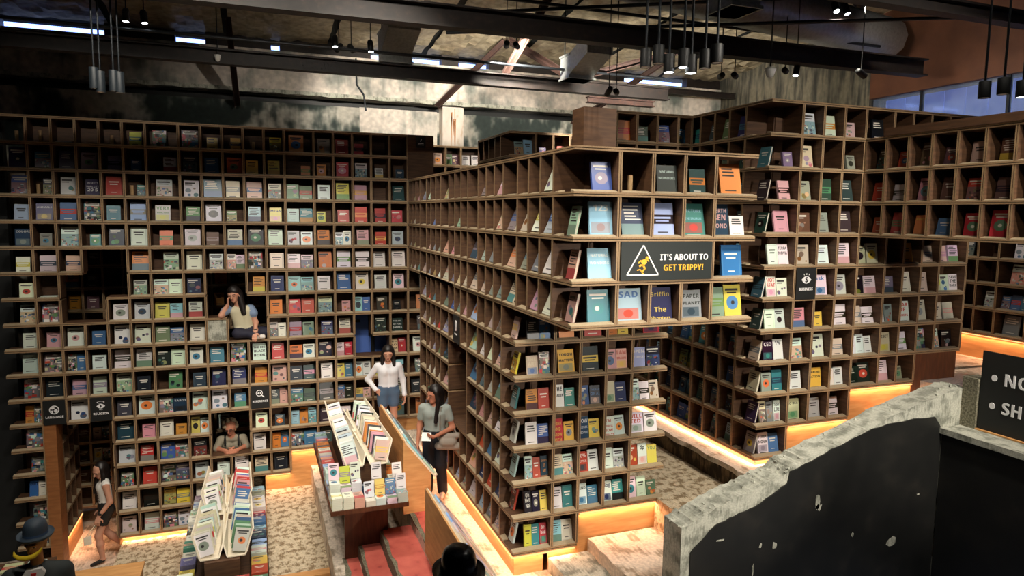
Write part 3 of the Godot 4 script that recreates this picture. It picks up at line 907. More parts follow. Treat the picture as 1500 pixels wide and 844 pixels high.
# ---------------------------------------------------------------- floors, walls, roof
func slab_poly(poly: Array, top: float, thick: float, m: Material) -> ArrayMesh:
	# outline as Vector2(x, z), upper face at top
	var pts := PackedVector2Array()
	for p in poly:
		pts.append(Vector2(p.x, -p.y))
	var g := Geo.new()
	g.prism(pts, top - thick, top, Transform3D(Basis(Vector3.RIGHT, Vector3.FORWARD, Vector3.UP), Vector3.ZERO))
	return commit([g, m])

func jag(a: Vector2, b: Vector2, n: int, amp: float, seed_: int) -> Array:
	var r := RandomNumberGenerator.new()
	r.seed = seed_
	var out := []
	var side := (b - a).normalized().orthogonal()
	for k in n + 1:
		var q := a.lerp(b, float(k) / n)
		if k > 0 and k < n:
			q += side * r.randf_range(-amp, amp)
		out.append(q)
	return out

func rect(x0: float, x1: float, z0: float, z1: float) -> Array:
	return [Vector2(x0, z0), Vector2(x1, z0), Vector2(x1, z1), Vector2(x0, z1)]

func build_place() -> void:
	structure("floor", slab_poly(rect(-6.5, -1.98, -13.4, 4), -5.25, 0.3, M.floor_pale), "lowest concrete floor by the low doorway", "floor")
	structure("floor", slab_poly(rect(-1.98, 0.05, -13.4, 4), -4.95, 0.6, M.floor), "stained concrete floor under the left book table", "floor")
	structure("floor", slab_poly([Vector2(0.05, -13.4)] + jag(Vector2(0.77, -13.4), Vector2(0.77, 4), 30, 0.0, 1) + [Vector2(0.05, 4)], -4.42, 0.9, M.floor), "pale concrete floor with dark worn patches between the tables", "floor")
	structure("floor", slab_poly(jag(Vector2(0.76, -13.4), Vector2(0.76, 4), 60, 0.012, 2) + [Vector2(2.4, 4), Vector2(2.4, -13.4)], -4.1, 0.6, M.floor_pale), "raised concrete platform under the right book table", "floor")
	structure("floor", slab_poly(rect(1.69, 4.2, -13.4, 4), -3.662, 0.8, M.floor_pale), "upper concrete floor around the central tower", "floor")
	# painted stair treads beside the right table
	var edges := [[0.87, 1.05, -4.09, "lowest dark red stair tread left of the dark table panel"], [1.05, 1.31, -3.95, "middle red painted stair tread with chipped rounded edge"], [1.31, 1.69, -3.8, "widest red painted stair tread below the top floor"], [1.69, 2.06, -3.655, "red painted strip of floor beside the sloping display stands"]]
	for k in 4:
		var e: Array = edges[k]
		var z0 := -8.0 if k < 3 else -10.9
		var o := thing("stair_tread", e[3], "stair", at(0, 0, 0), "red stair treads")
		o.set_meta("kind", "structure")
		inst("tread_block", slab_poly(jag(Vector2(e[0], z0), Vector2(e[0], 0.5), 40, 0.012, 20 + k) + [Vector2(e[1], 0.5), Vector2(e[1], z0)], e[2] - 0.002, 0.3 if k < 3 else 0.02, M.rim), o)
		inst("paint", slab_poly(jag(Vector2(e[0] + 0.045, z0 + 0.02), Vector2(e[0] + 0.045, 0.5), 50, 0.02, 40 + k) + [Vector2(e[1], 0.5), Vector2(e[1], z0 + 0.02)], e[2] + 0.003, 0.006, M.red_paint), o)
	# steps and landings on the right
	structure("floor", slab_poly(jag(Vector2(2.75, -6.2), Vector2(2.75, -4.6), 10, 0.012, 3) + [Vector2(3.3, -4.6), Vector2(3.3, -6.2)], -3.52, 0.5, M.cap), "first low pale step in front of the tower", "step")
	structure("floor", slab_poly(jag(Vector2(3.2, -6.2), Vector2(3.2, -4.6), 12, 0.015, 4) + [Vector2(4.2, -4.6), Vector2(4.2, -6.2)], -3.38, 0.5, M.floor_pale), "wide worn step lit pink beneath the tower", "step")
	structure("floor", slab_poly(rect(4.02, 5.0, -13.4, -4.6), -3.05, 0.8, M.floor), "stained landing between tower and right bookcase", "floor")
	structure("floor", slab_poly(jag(Vector2(4.0, -5.95), Vector2(4.0, -4.6), 10, 0.012, 6) + [Vector2(4.3, -4.6), Vector2(4.3, -5.95)], -3.2, 0.5, M.dirt), "small dirty step up to the landing", "step")
	structure("floor", slab_poly(jag(Vector2(4.93, -13.4), Vector2(4.93, -4.6), 70, 0.02, 5) + [Vector2(10.1, -4.6), Vector2(10.1, -13.4)], -2.78, 0.06, M.floor_pale), "pale broken-edged ledge lit along the right bookcase", "floor")
	structure("floor", gbox(Vector3(4.98, -3.3, -13.4), Vector3(10.1, -2.84, -4.6), M.dirt), "dark earth-brown riser below the broken ledge", "floor")
	var st := [[6.0, -2.63], [6.82, -2.28], [7.72, -1.99]]
	for k in 3:
		structure("floor", slab_poly(jag(Vector2(st[k][0], -6.5), Vector2(st[k][0], -4.6), 14, 0.02, 60 + k) + [Vector2(10.1, -4.6), Vector2(10.1, -6.5)], st[k][1], 0.45, M.floor_pale), ["first step", "second step", "top landing"][k] + " of the stairs beside the right bookcase", "step")
	structure("floor", gbox(Vector3(8.34, -2.4, -13.4), Vector3(10.1, -1.99, -6.4), M.floor_pale), "upper floor before the far right bookcase", "floor")
	# plinths
	plinth("plinth", Vector3(-2.02, -5.0, ZA - 0.3), Vector3(-0.43, ry(17) - 0.018, ZA - 0.03), "low lit plywood plinth of the back bookcase's left half")
	plinth("plinth", Vector3(-0.43, -5.0, ZA - 0.3), Vector3(0.05, ry(16) - 0.018, ZA - 0.03), "plywood plinth behind the left book table")
	plinth("plinth", Vector3(0.05, -4.45, ZA - 0.3), Vector3(0.44, ry(15) - 0.018, ZA - 0.03), "orange-lit plywood plinth beside the left book table")
	plinth("plinth", Vector3(0.44, -4.45, ZA - 0.3), Vector3(1.47, ry(14) - 0.018, ZA - 0.03), "tall orange-lit plywood plinth between the two tables")
	plinth("plinth", Vector3(1.47, -4.1, ZA - 0.3), Vector3(2.8, ry(13) - 0.018, ZA - 0.03), "orange-lit plinth behind the woman in shorts")
	plinth("plinth", Vector3(XB + 0.025, -3.7, -10.39), Vector3(2.75, ry(13) - 0.018, ZL - 0.025), "long lit plywood plinth under the tower's left side")
	plinth("plinth", Vector3(2.7, -3.7, -6.6), Vector3(3.085, ry(13) - 0.018, ZL - 0.025), "low lit plinth under the tower's front corner")
	plinth("plinth", Vector3(3.085, -3.7, -6.6), Vector3(4.05, ry(12) - 0.018, ZL - 0.02), "tall orange-lit plywood plinth above the worn step")
	plinth("plinth", Vector3(XC + 0.02, -2.79, -9.3), Vector3(5.63, ry(11) - 0.018, ZC - 0.02), "low lit plinth under the right bookcase's left side")
	plinth("plinth", Vector3(5.64, -2.79, -6.4), Vector3(6.53, ry(10) - 0.018, ZC - 0.02), "lit plywood plinth on the right stairs' first step")
	plinth("plinth", Vector3(6.54, -2.79, -6.4), Vector3(7.55, ry(9) - 0.018, ZC - 0.02), "lit plywood plinth on the right stairs' second step")
	var up := inst("plinth", gbox(Vector3(7.56, -2.4, -6.4), Vector3(8.3, ry(8) - 0.018, ZC - 0.02), M.panel_dark))
	tag(up, "dark brown plinth panel at the top of the right stairs", "plinth", "plywood plinths")
	plinth("plinth", Vector3(9.83, -1.99, -8.3), Vector3(10.095, ry(8) - 0.018, -5.0), "plinth under the far right bookcase")
	# walls
	var bw := thing("wall_back", "stained concrete back wall above the tall bookcase", "wall")
	bw.set_meta("kind", "structure")
	inst("lower_plaster", gbox(Vector3(-6.5, -5.3, -13.9), Vector3(10.3, 1.97, -13.45), M.soot_wall), bw)
	inst("upper_plaster", gbox(Vector3(-6.5, 2.13, -13.9), Vector3(10.3, 2.9, -13.5), M.back_wall), bw)
	inst("groove", gbox(Vector3(-6.5, 1.96, -13.9), Vector3(10.3, 2.14, -13.8), M.black), bw)
	var lip := Geo.new()
	var pts := PackedVector2Array()
	for q in jag(Vector2(-6.5, 2.13), Vector2(10.3, 2.13), 90, 0.014, 8):
		pts.append(q)
	pts.append(Vector2(10.3, 2.2)); pts.append(Vector2(-6.5, 2.2))
	lip.prism(pts, -13.5, -13.44)
	inst("broken_lip", commit([lip, M.cap]), bw)
	inst("plaster_patch", gbox(Vector3(1.9, 1.2, -13.46), Vector3(3.4, 1.98, -13.44), M.back_wall), bw)
	var pl := inst("wall_pillar", gbox(Vector3(3.45, -2.0, -13.5), Vector3(3.87, 2.06, -13.2), M.pillar))
	var streak := Geo.new()
	var drip := RandomNumberGenerator.new()
	drip.seed = 5
	for k in 9:
		var x := 3.66 + drip.randf_range(-0.05, 0.05)
		var y0 := 2.05 - drip.randf_range(0.0, 0.25)
		streak.prism(PackedVector2Array([Vector2(x - 0.008, y0), Vector2(x + 0.01, y0), Vector2(x + 0.004, y0 - drip.randf_range(0.2, 0.7)), Vector2(x - 0.004, y0 - 0.15)]), -13.2, -13.198)
	inst("rust_streak", commit([streak, mat(rgb(168, 112, 62), 0.85)]), pl)
	tag(pl, "pale concrete pillar with rust streak beside the corner panel", "pillar", "", "structure")
	# clerestory strip: sky shows between wall and roof
	var panes := [[-3.75, -2.29], [-1.22, -0.74], [0.35, 0.5], [2.14, 3.52], [3.87, 4.5], [7.6, 9.2]]
	var from := -6.5
	for k in 6:
		inst("soffit", gbox(Vector3(from, 2.9, -13.75), Vector3(panes[k][0], 3.14, -13.55), M.steel), bw)
		from = panes[k][1]
		var w := inst("window_%d" % (k + 1), gbox(Vector3(panes[k][0], 2.9, -13.71), Vector3(panes[k][1], 3.1, -13.7), M.glass))
		tag(w, "narrow bright clerestory pane under the roof, %s from the left" % ORD[k].replace("top", "first"), "window", "clerestory panes", "structure")
	inst("soffit", gbox(Vector3(from, 2.9, -13.75), Vector3(10.3, 3.14, -13.55), M.steel), bw)
	var sw := thing("wall_right", "right wall, streaked concrete with a brown painted part and window", "wall")
	sw.set_meta("kind", "structure")
	inst("concrete_part", gbox(Vector3(10.1, -2.2, -13.9), Vector3(10.5, 4.9, -9.35), M.streak_wall), sw)
	inst("brown_part", gbox(Vector3(10.1, 2.08, -9.35), Vector3(10.5, 4.9, 4), M.brown_wall), sw)
	inst("sill_part", gbox(Vector3(10.1, -2.2, -9.35), Vector3(10.5, 1.1, 4), M.brown_wall), sw)
	inst("near_part", gbox(Vector3(10.1, 1.1, -2.0), Vector3(10.5, 2.08, 4), M.brown_wall), sw)
	var pane := inst("window_10", gbox(Vector3(10.2, 1.1, -9.35), Vector3(10.21, 2.08, -2.0), M.glass))
	tag(pane, "long blue-lit window strip in the brown wall at upper right", "window", "", "structure")
	for z in [-8.4, -7.0, -5.6, -4.2]:
		var mu := inst("window_mullion", gbox(Vector3(10.17, 1.1, z - 0.02), Vector3(10.23, 2.08, z + 0.02), M.metal))
		tag(mu, "slim upright bar in the blue window strip", "window bar", "window strip bars", "structure")
	var cl := thing("wall_outside", "pale blue ribbed cladding outside the long window", "cladding")
	cl.set_meta("kind", "structure")
	inst("sheet", gbox(Vector3(11.6, -3, -12), Vector3(11.7, 3.0, 2), M.cladding), cl)
	for k in 34:
		inst("rib", sheet(0.03, 6.0, 0.05, M.cladding), cl, at(11.58, -3, -11.9 + k * 0.4))
	structure("wall_partition", gbox(Vector3(-6.5, -5.3, ZA - 0.7), Vector3(-3.32, 1.2, ZA - 0.55), M.dark_wall), "black partition beyond the left end of the back bookcase", "wall")
	structure("wall_left", gbox(Vector3(-6.8, -5.6, -13.9), Vector3(-6.5, 4.9, 4.3), M.dark_wall), "dark left wall beyond the bookcase end", "wall")
	structure("wall_front", gbox(Vector3(-6.8, -5.6, 4), Vector3(10.5, 4.9, 4.3), M.dark_wall), "dark wall behind the viewer", "wall")
	structure("floor", slab_poly(rect(2.0, 10.1, -0.9, 4), -1.62, 0.25, M.dark_wall), "upper balcony floor under the viewer", "floor")
	# roof
	var roof := thing("ceiling", "dark roof with crinkled foil insulation between steel beams", "ceiling")
	roof.set_meta("kind", "structure")
	var R := Transform3D(Basis(Vector3.RIGHT, -0.09), Vector3(2.0, 3.1, -13.9))
	inst("deck", gbox(Vector3(-8.8, 0.02, -0.2), Vector3(8.6, 0.2, 18.4), M.roof), roof, R)
	for k in 8:
		for j in 2:
			var g := Geo.new()
			var rr := RandomNumberGenerator.new()
			rr.seed = 300 + k * 9 + j
			var n := 12
			var hs := []
			for a in n + 1:
				var line := []
				for b in n + 1:
					line.append(rr.randf_range(-0.05, 0.0) - 0.06 * sin(PI * a / n) * sin(PI * b / n))
				hs.append(line)
			var x0 := -5.9 + k * 1.78
			for a in n:
				for b in n:
					var q := []
					for d in [[a, b], [a + 1, b], [a + 1, b + 1], [a, b + 1]]:
						q.append(Vector3(x0 + 1.68 * d[0] / n, hs[d[0]][d[1]], 0.3 + j * 2.5 + 2.35 * d[1] / n))
					g.quad(q[0], q[1], q[2], q[3])
			inst("foil_sheet", commit([g, M.foil]), roof, R)
	# steel beams
	beam(Vector3(-6.5, 2.0, -10.5), Vector3(6.75, 2.0, -10.5), 0.2, 0.16, M.steel, "dark steel beam nearest the back wall crossing the left half")
	beam(Vector3(-3, 1.995, -7.6), Vector3(9.2, 2.08, -7.6), 0.24, 0.18, M.steel, "long dark steel beam crossing the middle of the roof")
	beam(Vector3(4.2, 2.0, -5.1), Vector3(10.1, 2.02, -5.1), 0.14, 0.14, M.steel, "dark steel beam at the upper right")
	beam(Vector3(5.2, 1.86, -10.48), Vector3(6.45, 1.86, -10.48), 0.1, 0.14, M.rust, "short rusty beam end below the back beam")
	beam(Vector3(-6.5, 2.95, -6.2), Vector3(10, 2.95, -6.2), 0.16, 0.16, M.steel, "high dark purlin above the middle beam")
	beam(Vector3(-6.5, 2.6, -12.9), Vector3(10, 2.6, -12.9), 0.12, 0.1, M.steel, "dark purlin just below the clerestory")
	for q in [[Vector3(-0.24, 1.85, -13.4), Vector3(-0.33, 3.1, -12.4), "left of the hanging cable"], [Vector3(3.35, 2.06, -13.3), Vector3(4.25, 3.08, -11.95), "standing on the pale pillar"], [Vector3(4.2, 3.02, -11.6), Vector3(5.0, 2.2, -10.5), "leaning onto the back beam"], [Vector3(6.3, 1.9, -13.4), Vector3(7.6, 3.05, -11.8), "behind the central pendants"], [Vector3(5.1, 2.26, -10.35), Vector3(6.9, 2.75, -9.2), "running right from the back beam"], [Vector3(3.75, 2.2, -10.5), Vector3(4.1, 3.2, -9.5), "above the back beam's middle"]]:
		strut(q[0], q[1], 0.1, M.rust, "rusty steel brace " + q[2])
	# ducts
	duct(Vector3(1.88, 2.32, -11.2), Vector3(2.36, 2.8, -10.9), 0.6, "square galvanised duct mouth left of the pillar brace")
	duct(Vector3(4.62, 2.12, -10.3), Vector3(5.04, 2.5, -9.95), 0.6, "square galvanised duct mouth right of the pillar brace")
	duct(Vector3(4.5, 2.1, -6.3), Vector3(4.85, 2.5, -5.9), 0.4, "galvanised duct box at the top centre")
	var big := inst("round_duct", commit([_tube_geo([Vector3(2.0, 2.85, -7.0), Vector3(9.6, 2.88, -8.6)], 0.32), M.galv]))
	tag(big, "large wrapped silver duct crossing behind the pendants", "duct")
	for q in [[Vector3(-4, 2.62, -8.2), Vector3(9, 2.62, -8.2), "second"], [Vector3(2.4, 2.35, -9.0), Vector3(9.6, 2.5, -5.6), "slanting"], [Vector3(2.8, 2.5, -8.4), Vector3(9.6, 2.6, -4.6), "upper slanting"], [Vector3(-6, 2.28, -10.15), Vector3(6.4, 2.28, -10.15), "long thin"]]:
		var c := inst("conduit", commit([_tube_geo([q[0], q[1]], 0.022), M.metal]))
		tag(c, "%s dark conduit pipe under the roof" % q[2], "pipe", "conduits under the roof")
	var cab := inst("hanging_cable", commit([_tube_geo([Vector3(1.85, 2.88, -13.49), Vector3(1.86, 2.4, -13.49), Vector3(1.98, 2.22, -13.45), Vector3(2.02, 1.92, -13.44)], 0.018), M.metal]))
	tag(cab, "thin black cable hanging down the stained back wall", "cable")
	var tray := thing("cable_tray", "black lattice cable tray at the upper left", "cable tray")
	for s in 2:
		inst("rail", commit([_tube_geo([Vector3(-5, 3.0 + 0.22 * s, -11.4), Vector3(0.4, 3.0 + 0.22 * s, -11.4)], 0.015, 5), M.metal]), tray)
	for k in 24:
		inst("lattice_bar", commit([_tube_geo([Vector3(-5 + k * 0.22, 3.0 + 0.22 * (k % 2), -11.4), Vector3(-4.78 + k * 0.22, 3.22 - 0.22 * (k % 2), -11.4)], 0.01, 5), M.metal]), tray)

func _tube_geo(pts: Array, r, seg := 10) -> Geo:
	var g := Geo.new()
	g.tube(pts, r, seg)
	return g

func beam(a: Vector3, b: Vector3, h: float, w: float, m: Material, label: String) -> void:
	var d := b - a
	var x := d.normalized()
	var z := x.cross(Vector3.UP).normalized()
	var T := Transform3D(Basis(x, z.cross(x), z), a)
	var g := Geo.new()
	var l := d.length()
	g.box(Vector3(0, 0, -w / 2), Vector3(l, 0.02, w / 2))
	g.box(Vector3(0, h - 0.02, -w / 2), Vector3(l, h, w / 2))
	g.box(Vector3(0, 0.02, -0.012), Vector3(l, h - 0.02, 0.012))
	var o := inst("steel_beam", commit([g, m]), self, T)
	tag(o, label, "beam", "steel beams")

func strut(a: Vector3, b: Vector3, w: float, m: Material, label: String) -> void:
	var d := b - a
	var x := d.normalized()
	var z := x.cross(Vector3.BACK).normalized()
	var T := Transform3D(Basis(x, z.cross(x), z), a)
	var g := Geo.new()
	var l := d.length()
	g.box(Vector3(0, -w / 2, -w / 2), Vector3(l, -w / 2 + 0.014, w / 2))
	g.box(Vector3(0, -w / 2 + 0.014, w / 2 - 0.014), Vector3(l, w / 2, w / 2))
	g.box(Vector3(0, -w / 2 + 0.014, -w / 2), Vector3(l, w / 2, -w / 2 + 0.014))
	var o := inst("steel_brace", commit([g, m]), self, T)
	tag(o, label, "brace", "rusty steel braces")

func duct(lo: Vector3, hi: Vector3, run: float, label: String) -> void:
	var o := thing("air_duct", label, "duct", Transform3D.IDENTITY, "galvanised ducts")
	inst("mouth", gbox(lo, hi, M.galv), o)
	inst("flange", gbox(lo - Vector3(0.02, 0.0, 0.02), Vector3(hi.x + 0.02, lo.y + 0.03, hi.z + 0.02), M.galv), o)
	inst("flange", gbox(Vector3(lo.x - 0.015, hi.y - 0.03, lo.z - 0.015), Vector3(hi.x + 0.015, hi.y, hi.z + 0.015), M.galv), o)
	inst("hanger_rod", commit([_tube_geo([Vector3(lo.x + 0.05, hi.y, lo.z + 0.05), Vector3(lo.x + 0.05, 3.11 + (lo.z + 13.9) * 0.09, lo.z + 0.05)], 0.008, 6), M.metal]), o)
	var g := Geo.new()
	g.prism(PackedVector2Array([Vector2(0, 0), Vector2(run, 0.2), Vector2(run, 0.5), Vector2(0, 0.32)]), 0, hi.x - lo.x, Transform3D(Basis(Vector3.BACK, Vector3.UP, Vector3.LEFT), Vector3(hi.x, hi.y - 0.32, hi.z)))
	inst("branch", commit([g, M.galv]), o)

# ---------------------------------------------------------------- parapet and sign at the right
func build_parapet() -> void:
	var top := [Vector2(3.24, -2.56), Vector2(3.45, -2.49), Vector2(3.65, -2.42), Vector2(3.89, -2.345), Vector2(4.09, -2.285), Vector2(4.31, -2.225), Vector2(4.35, -2.17), Vector2(4.53, -2.12), Vector2(4.93, -1.99), Vector2(5.48, -1.83), Vector2(6.06, -1.69), Vector2(6.35, -1.62), Vector2(6.5, -1.63)]
	var rough := [top[0]]
	var r := RandomNumberGenerator.new()
	r.seed = 77
	for k in top.size() - 1:
		for j in 6:
			var q: Vector2 = top[k].lerp(top[k + 1], (j + 1) / 6.0)
			rough.append(q + Vector2(0, r.randf_range(-0.016, 0.016)))
	var o := thing("parapet", "black painted stair parapet with broken pale concrete top", "parapet")
	o.set_meta("kind", "structure")
	var g := Geo.new()
	g.prism(PackedVector2Array([Vector2(3.24, -3.8), Vector2(6.5, -3.8)] + _back(rough)), -4.86, -4.6)
	inst("concrete_core", commit([g, M.cap]), o)
	var chips := Geo.new()
	for k in 150:
		var f := r.randf()
		var q: Vector2 = rough[int(f * (rough.size() - 1))]
		var s := r.randf_range(0.005, 0.016)
		var T := Transform3D(Basis.from_euler(Vector3(r.randf() * 3, r.randf() * 3, r.randf() * 3)), Vector3(q.x, q.y - 0.004, r.randf_range(-4.84, -4.61)))
		chips.box(Vector3(-s, -s * 0.6, -s), Vector3(s, s * 0.6, s), T)
	var ch := inst("rubble_crust", commit([chips, M.cap]), o)
	ch.set_meta("kind", "stuff")
	var under := [Vector2(3.33, -2.79), Vector2(3.45, -2.68), Vector2(3.587, -2.575), Vector2(3.76, -2.53), Vector2(3.977, -2.476), Vector2(4.2, -2.37), Vector2(4.31, -2.305), Vector2(4.336, -2.21), Vector2(4.5, -2.16), Vector2(4.79, -2.06), Vector2(5.266, -1.915), Vector2(5.52, -1.875), Vector2(6.05, -1.871), Vector2(6.15, -1.99)]
	var wavy := [under[0]]
	for k in under.size() - 1:
		for j in 4:
			wavy.append(under[k].lerp(under[k + 1], (j + 1) / 4.0) + Vector2(0, r.randf_range(-0.008, 0.008)))
	var p := Geo.new()
	p.prism(PackedVector2Array([Vector2(3.33, -3.8), Vector2(6.15, -3.8)] + _back(wavy)), -4.6, -4.588)
	inst("black_paint", commit([p, M.black_paint]), o)
	var flecks := Geo.new()
	for q in [[4.66, -2.52, 0.03, 0.09], [4.68, -2.58, 0.045, 0.04], [4.2, -2.86, 0.03, 0.05], [4.05, -2.84, 0.02, 0.03], [5.1, -2.9, 0.02, 0.03], [3.98, -3.05, 0.012, 0.1], [5.6, -3.05, 0.09, 0.06], [3.62, -2.72, 0.06, 0.01], [5.9, -2.62, 0.02, 0.012]]:
		var poly := []
		for k in 9:
			var a := TAU * k / 9
			poly.append(Vector2(q[0] + cos(a) * q[2] * r.randf_range(0.5, 1), q[1] + sin(a) * q[3] * r.randf_range(0.5, 1)))
		flecks.prism(PackedVector2Array(poly), -4.589, -4.586)
	inst("paint_chip", commit([flecks, M.cap]), o)
	# the side wall that carries the notice board
	var w := thing("balcony_wall", "low black balcony wall with pale ledge under the notice board", "parapet")
	w.set_meta("kind", "structure")
	inst("wall_core", gbox(Vector3(6.16, -3.8, -4.588), Vector3(6.5, -2.04, 0.5), M.black_paint), w)
	inst("ledge", gbox(Vector3(6.12, -2.04, -4.587), Vector3(6.52, -1.985, 0.5), M.cap), w)
	inst("stub", gbox(Vector3(6.4, -1.985, -4.6), Vector3(6.6, -1.5, -4.45), M.rim), w)
	var s := thing("notice_board", "black notice board with white bulleted lettering at right edge", "sign", Transform3D(Basis(Vector3.BACK, Vector3.UP, Vector3.LEFT), Vector3(6.42, -1.971, -4.44)))
	inst("board", gbox(Vector3(0, 0, -0.02), Vector3(1.6, 0.75, 0.0), M.black), s)
	inst("base_strip", gbox(Vector3(0, -0.011, -0.04), Vector3(1.6, 0.0, 0.03), M.ply), s)
	for k in 2:
		var y: float = [0.5, 0.235][k]
		flat_shape(s, "bullet", [blob(0.125, y + 0.012, 0.027, 0.031)], M.letter, at(0, 0, 0))
		var t := TextMesh.new()
		t.text = ["NO", "SH"][k]
		t.font = bold
		t.font_size = 48
		t.pixel_size = 0.155 / 48.0
		t.depth = 0.006
		t.horizontal_alignment = HORIZONTAL_ALIGNMENT_LEFT
		t.material = M.letter
		inst("lettering", t, s, at(0.21, y + 0.012, 0.004))

func _back(a: Array) -> Array:
	var b := a.duplicate()
	b.reverse()
	return b
# ---------------------------------------------------------------- lamps
var spot_n := 0
func spot_lamp(pos: Vector3, target: Vector3, energy: float, angle: float, where: String, tint := Color(1.0, 0.96, 0.9)) -> void:
	var o := thing("track_spotlight", "small lit track spotlight " + where, "spotlight", Transform3D(Basis.IDENTITY, pos), "track spotlights")
	var d := (target - pos).normalized()
	var B := Basis.looking_at(d, Vector3.UP if absf(d.y) < 0.98 else Vector3.RIGHT)
	var g := Geo.new()
	var C := Transform3D(B * Basis(Vector3.RIGHT, PI / 2), Vector3.ZERO)      # local y along the barrel's back
	g.lathe([Vector2(0.036, -0.08), Vector2(0.042, -0.08), Vector2(0.042, 0.06), Vector2(0.03, 0.085), Vector2(0, 0.085)], C, 14)
	inst("barrel", commit([g, M.black]), o)
	var l := Geo.new()
	l.lathe([Vector2(0.0, -0.076), Vector2(0.036, -0.076)], C, 14)
	inst("lens", commit([l, M.lamp_on]), o)
	inst("stem", commit([_tube_geo([Vector3.ZERO, Vector3(0, 3.1 + (pos.z + 13.9) * 0.09 - pos.y, 0)], 0.007, 6), M.black]), o)
	var s := SpotLight3D.new()
	s.name = numbered("spot_light")
	s.light_color = tint
	s.light_energy = energy
	s.spot_angle = angle
	s.spot_angle_attenuation = 0.6
	s.spot_range = 30.0
	s.spot_attenuation = 2.0
	s.light_size = 0.05
	s.shadow_enabled = true
	s.transform = Transform3D(B, pos + d * 0.1)
	add_child(s)

func pendant(pos: Vector3, h: float, rad: float, on: bool, where: String) -> void:
	# pos: centre of the cylinder's lower rim
	var o := thing("pendant_lamp", "black cylinder pendant lamp " + where, "pendant lamp", Transform3D(Basis.IDENTITY, pos), "cylinder pendant lamps")
	var g := Geo.new()
	g.lathe([Vector2(rad * 0.86, 0.02), Vector2(rad * 0.86, 0.0), Vector2(rad, 0.0), Vector2(rad, h), Vector2(0, h)], Transform3D.IDENTITY, 18)
	inst("shade", commit([g, M.pendant_blue if where.ends_with("upper left") else M.black]), o)
	inst("rod", commit([_tube_geo([Vector3(0, h, 0), Vector3(0, 3.0 - pos.y + (pos.z + 13.9) * 0.09, 0)], rad * 0.22, 6), M.metal]), o)
	var l := Geo.new()
	l.lathe([Vector2(0, 0.002), Vector2(rad * 0.86, 0.002)], Transform3D.IDENTITY, 18)
	inst("lens", commit([l, M.lamp_on if on else M.white]), o)
	if on:
		var s := SpotLight3D.new()
		s.name = numbered("pendant_light")
		s.light_color = Color(1, 0.97, 0.92)
		s.light_energy = 0.5
		s.spot_angle = 48
		s.spot_angle_attenuation = 0.8
		s.spot_range = 30
		s.spot_attenuation = 2.0
		s.light_size = 0.04
		s.shadow_enabled = true
		s.transform = Transform3D(Basis(Vector3.RIGHT, -PI / 2), pos + Vector3(0, -0.01, 0))
		add_child(s)

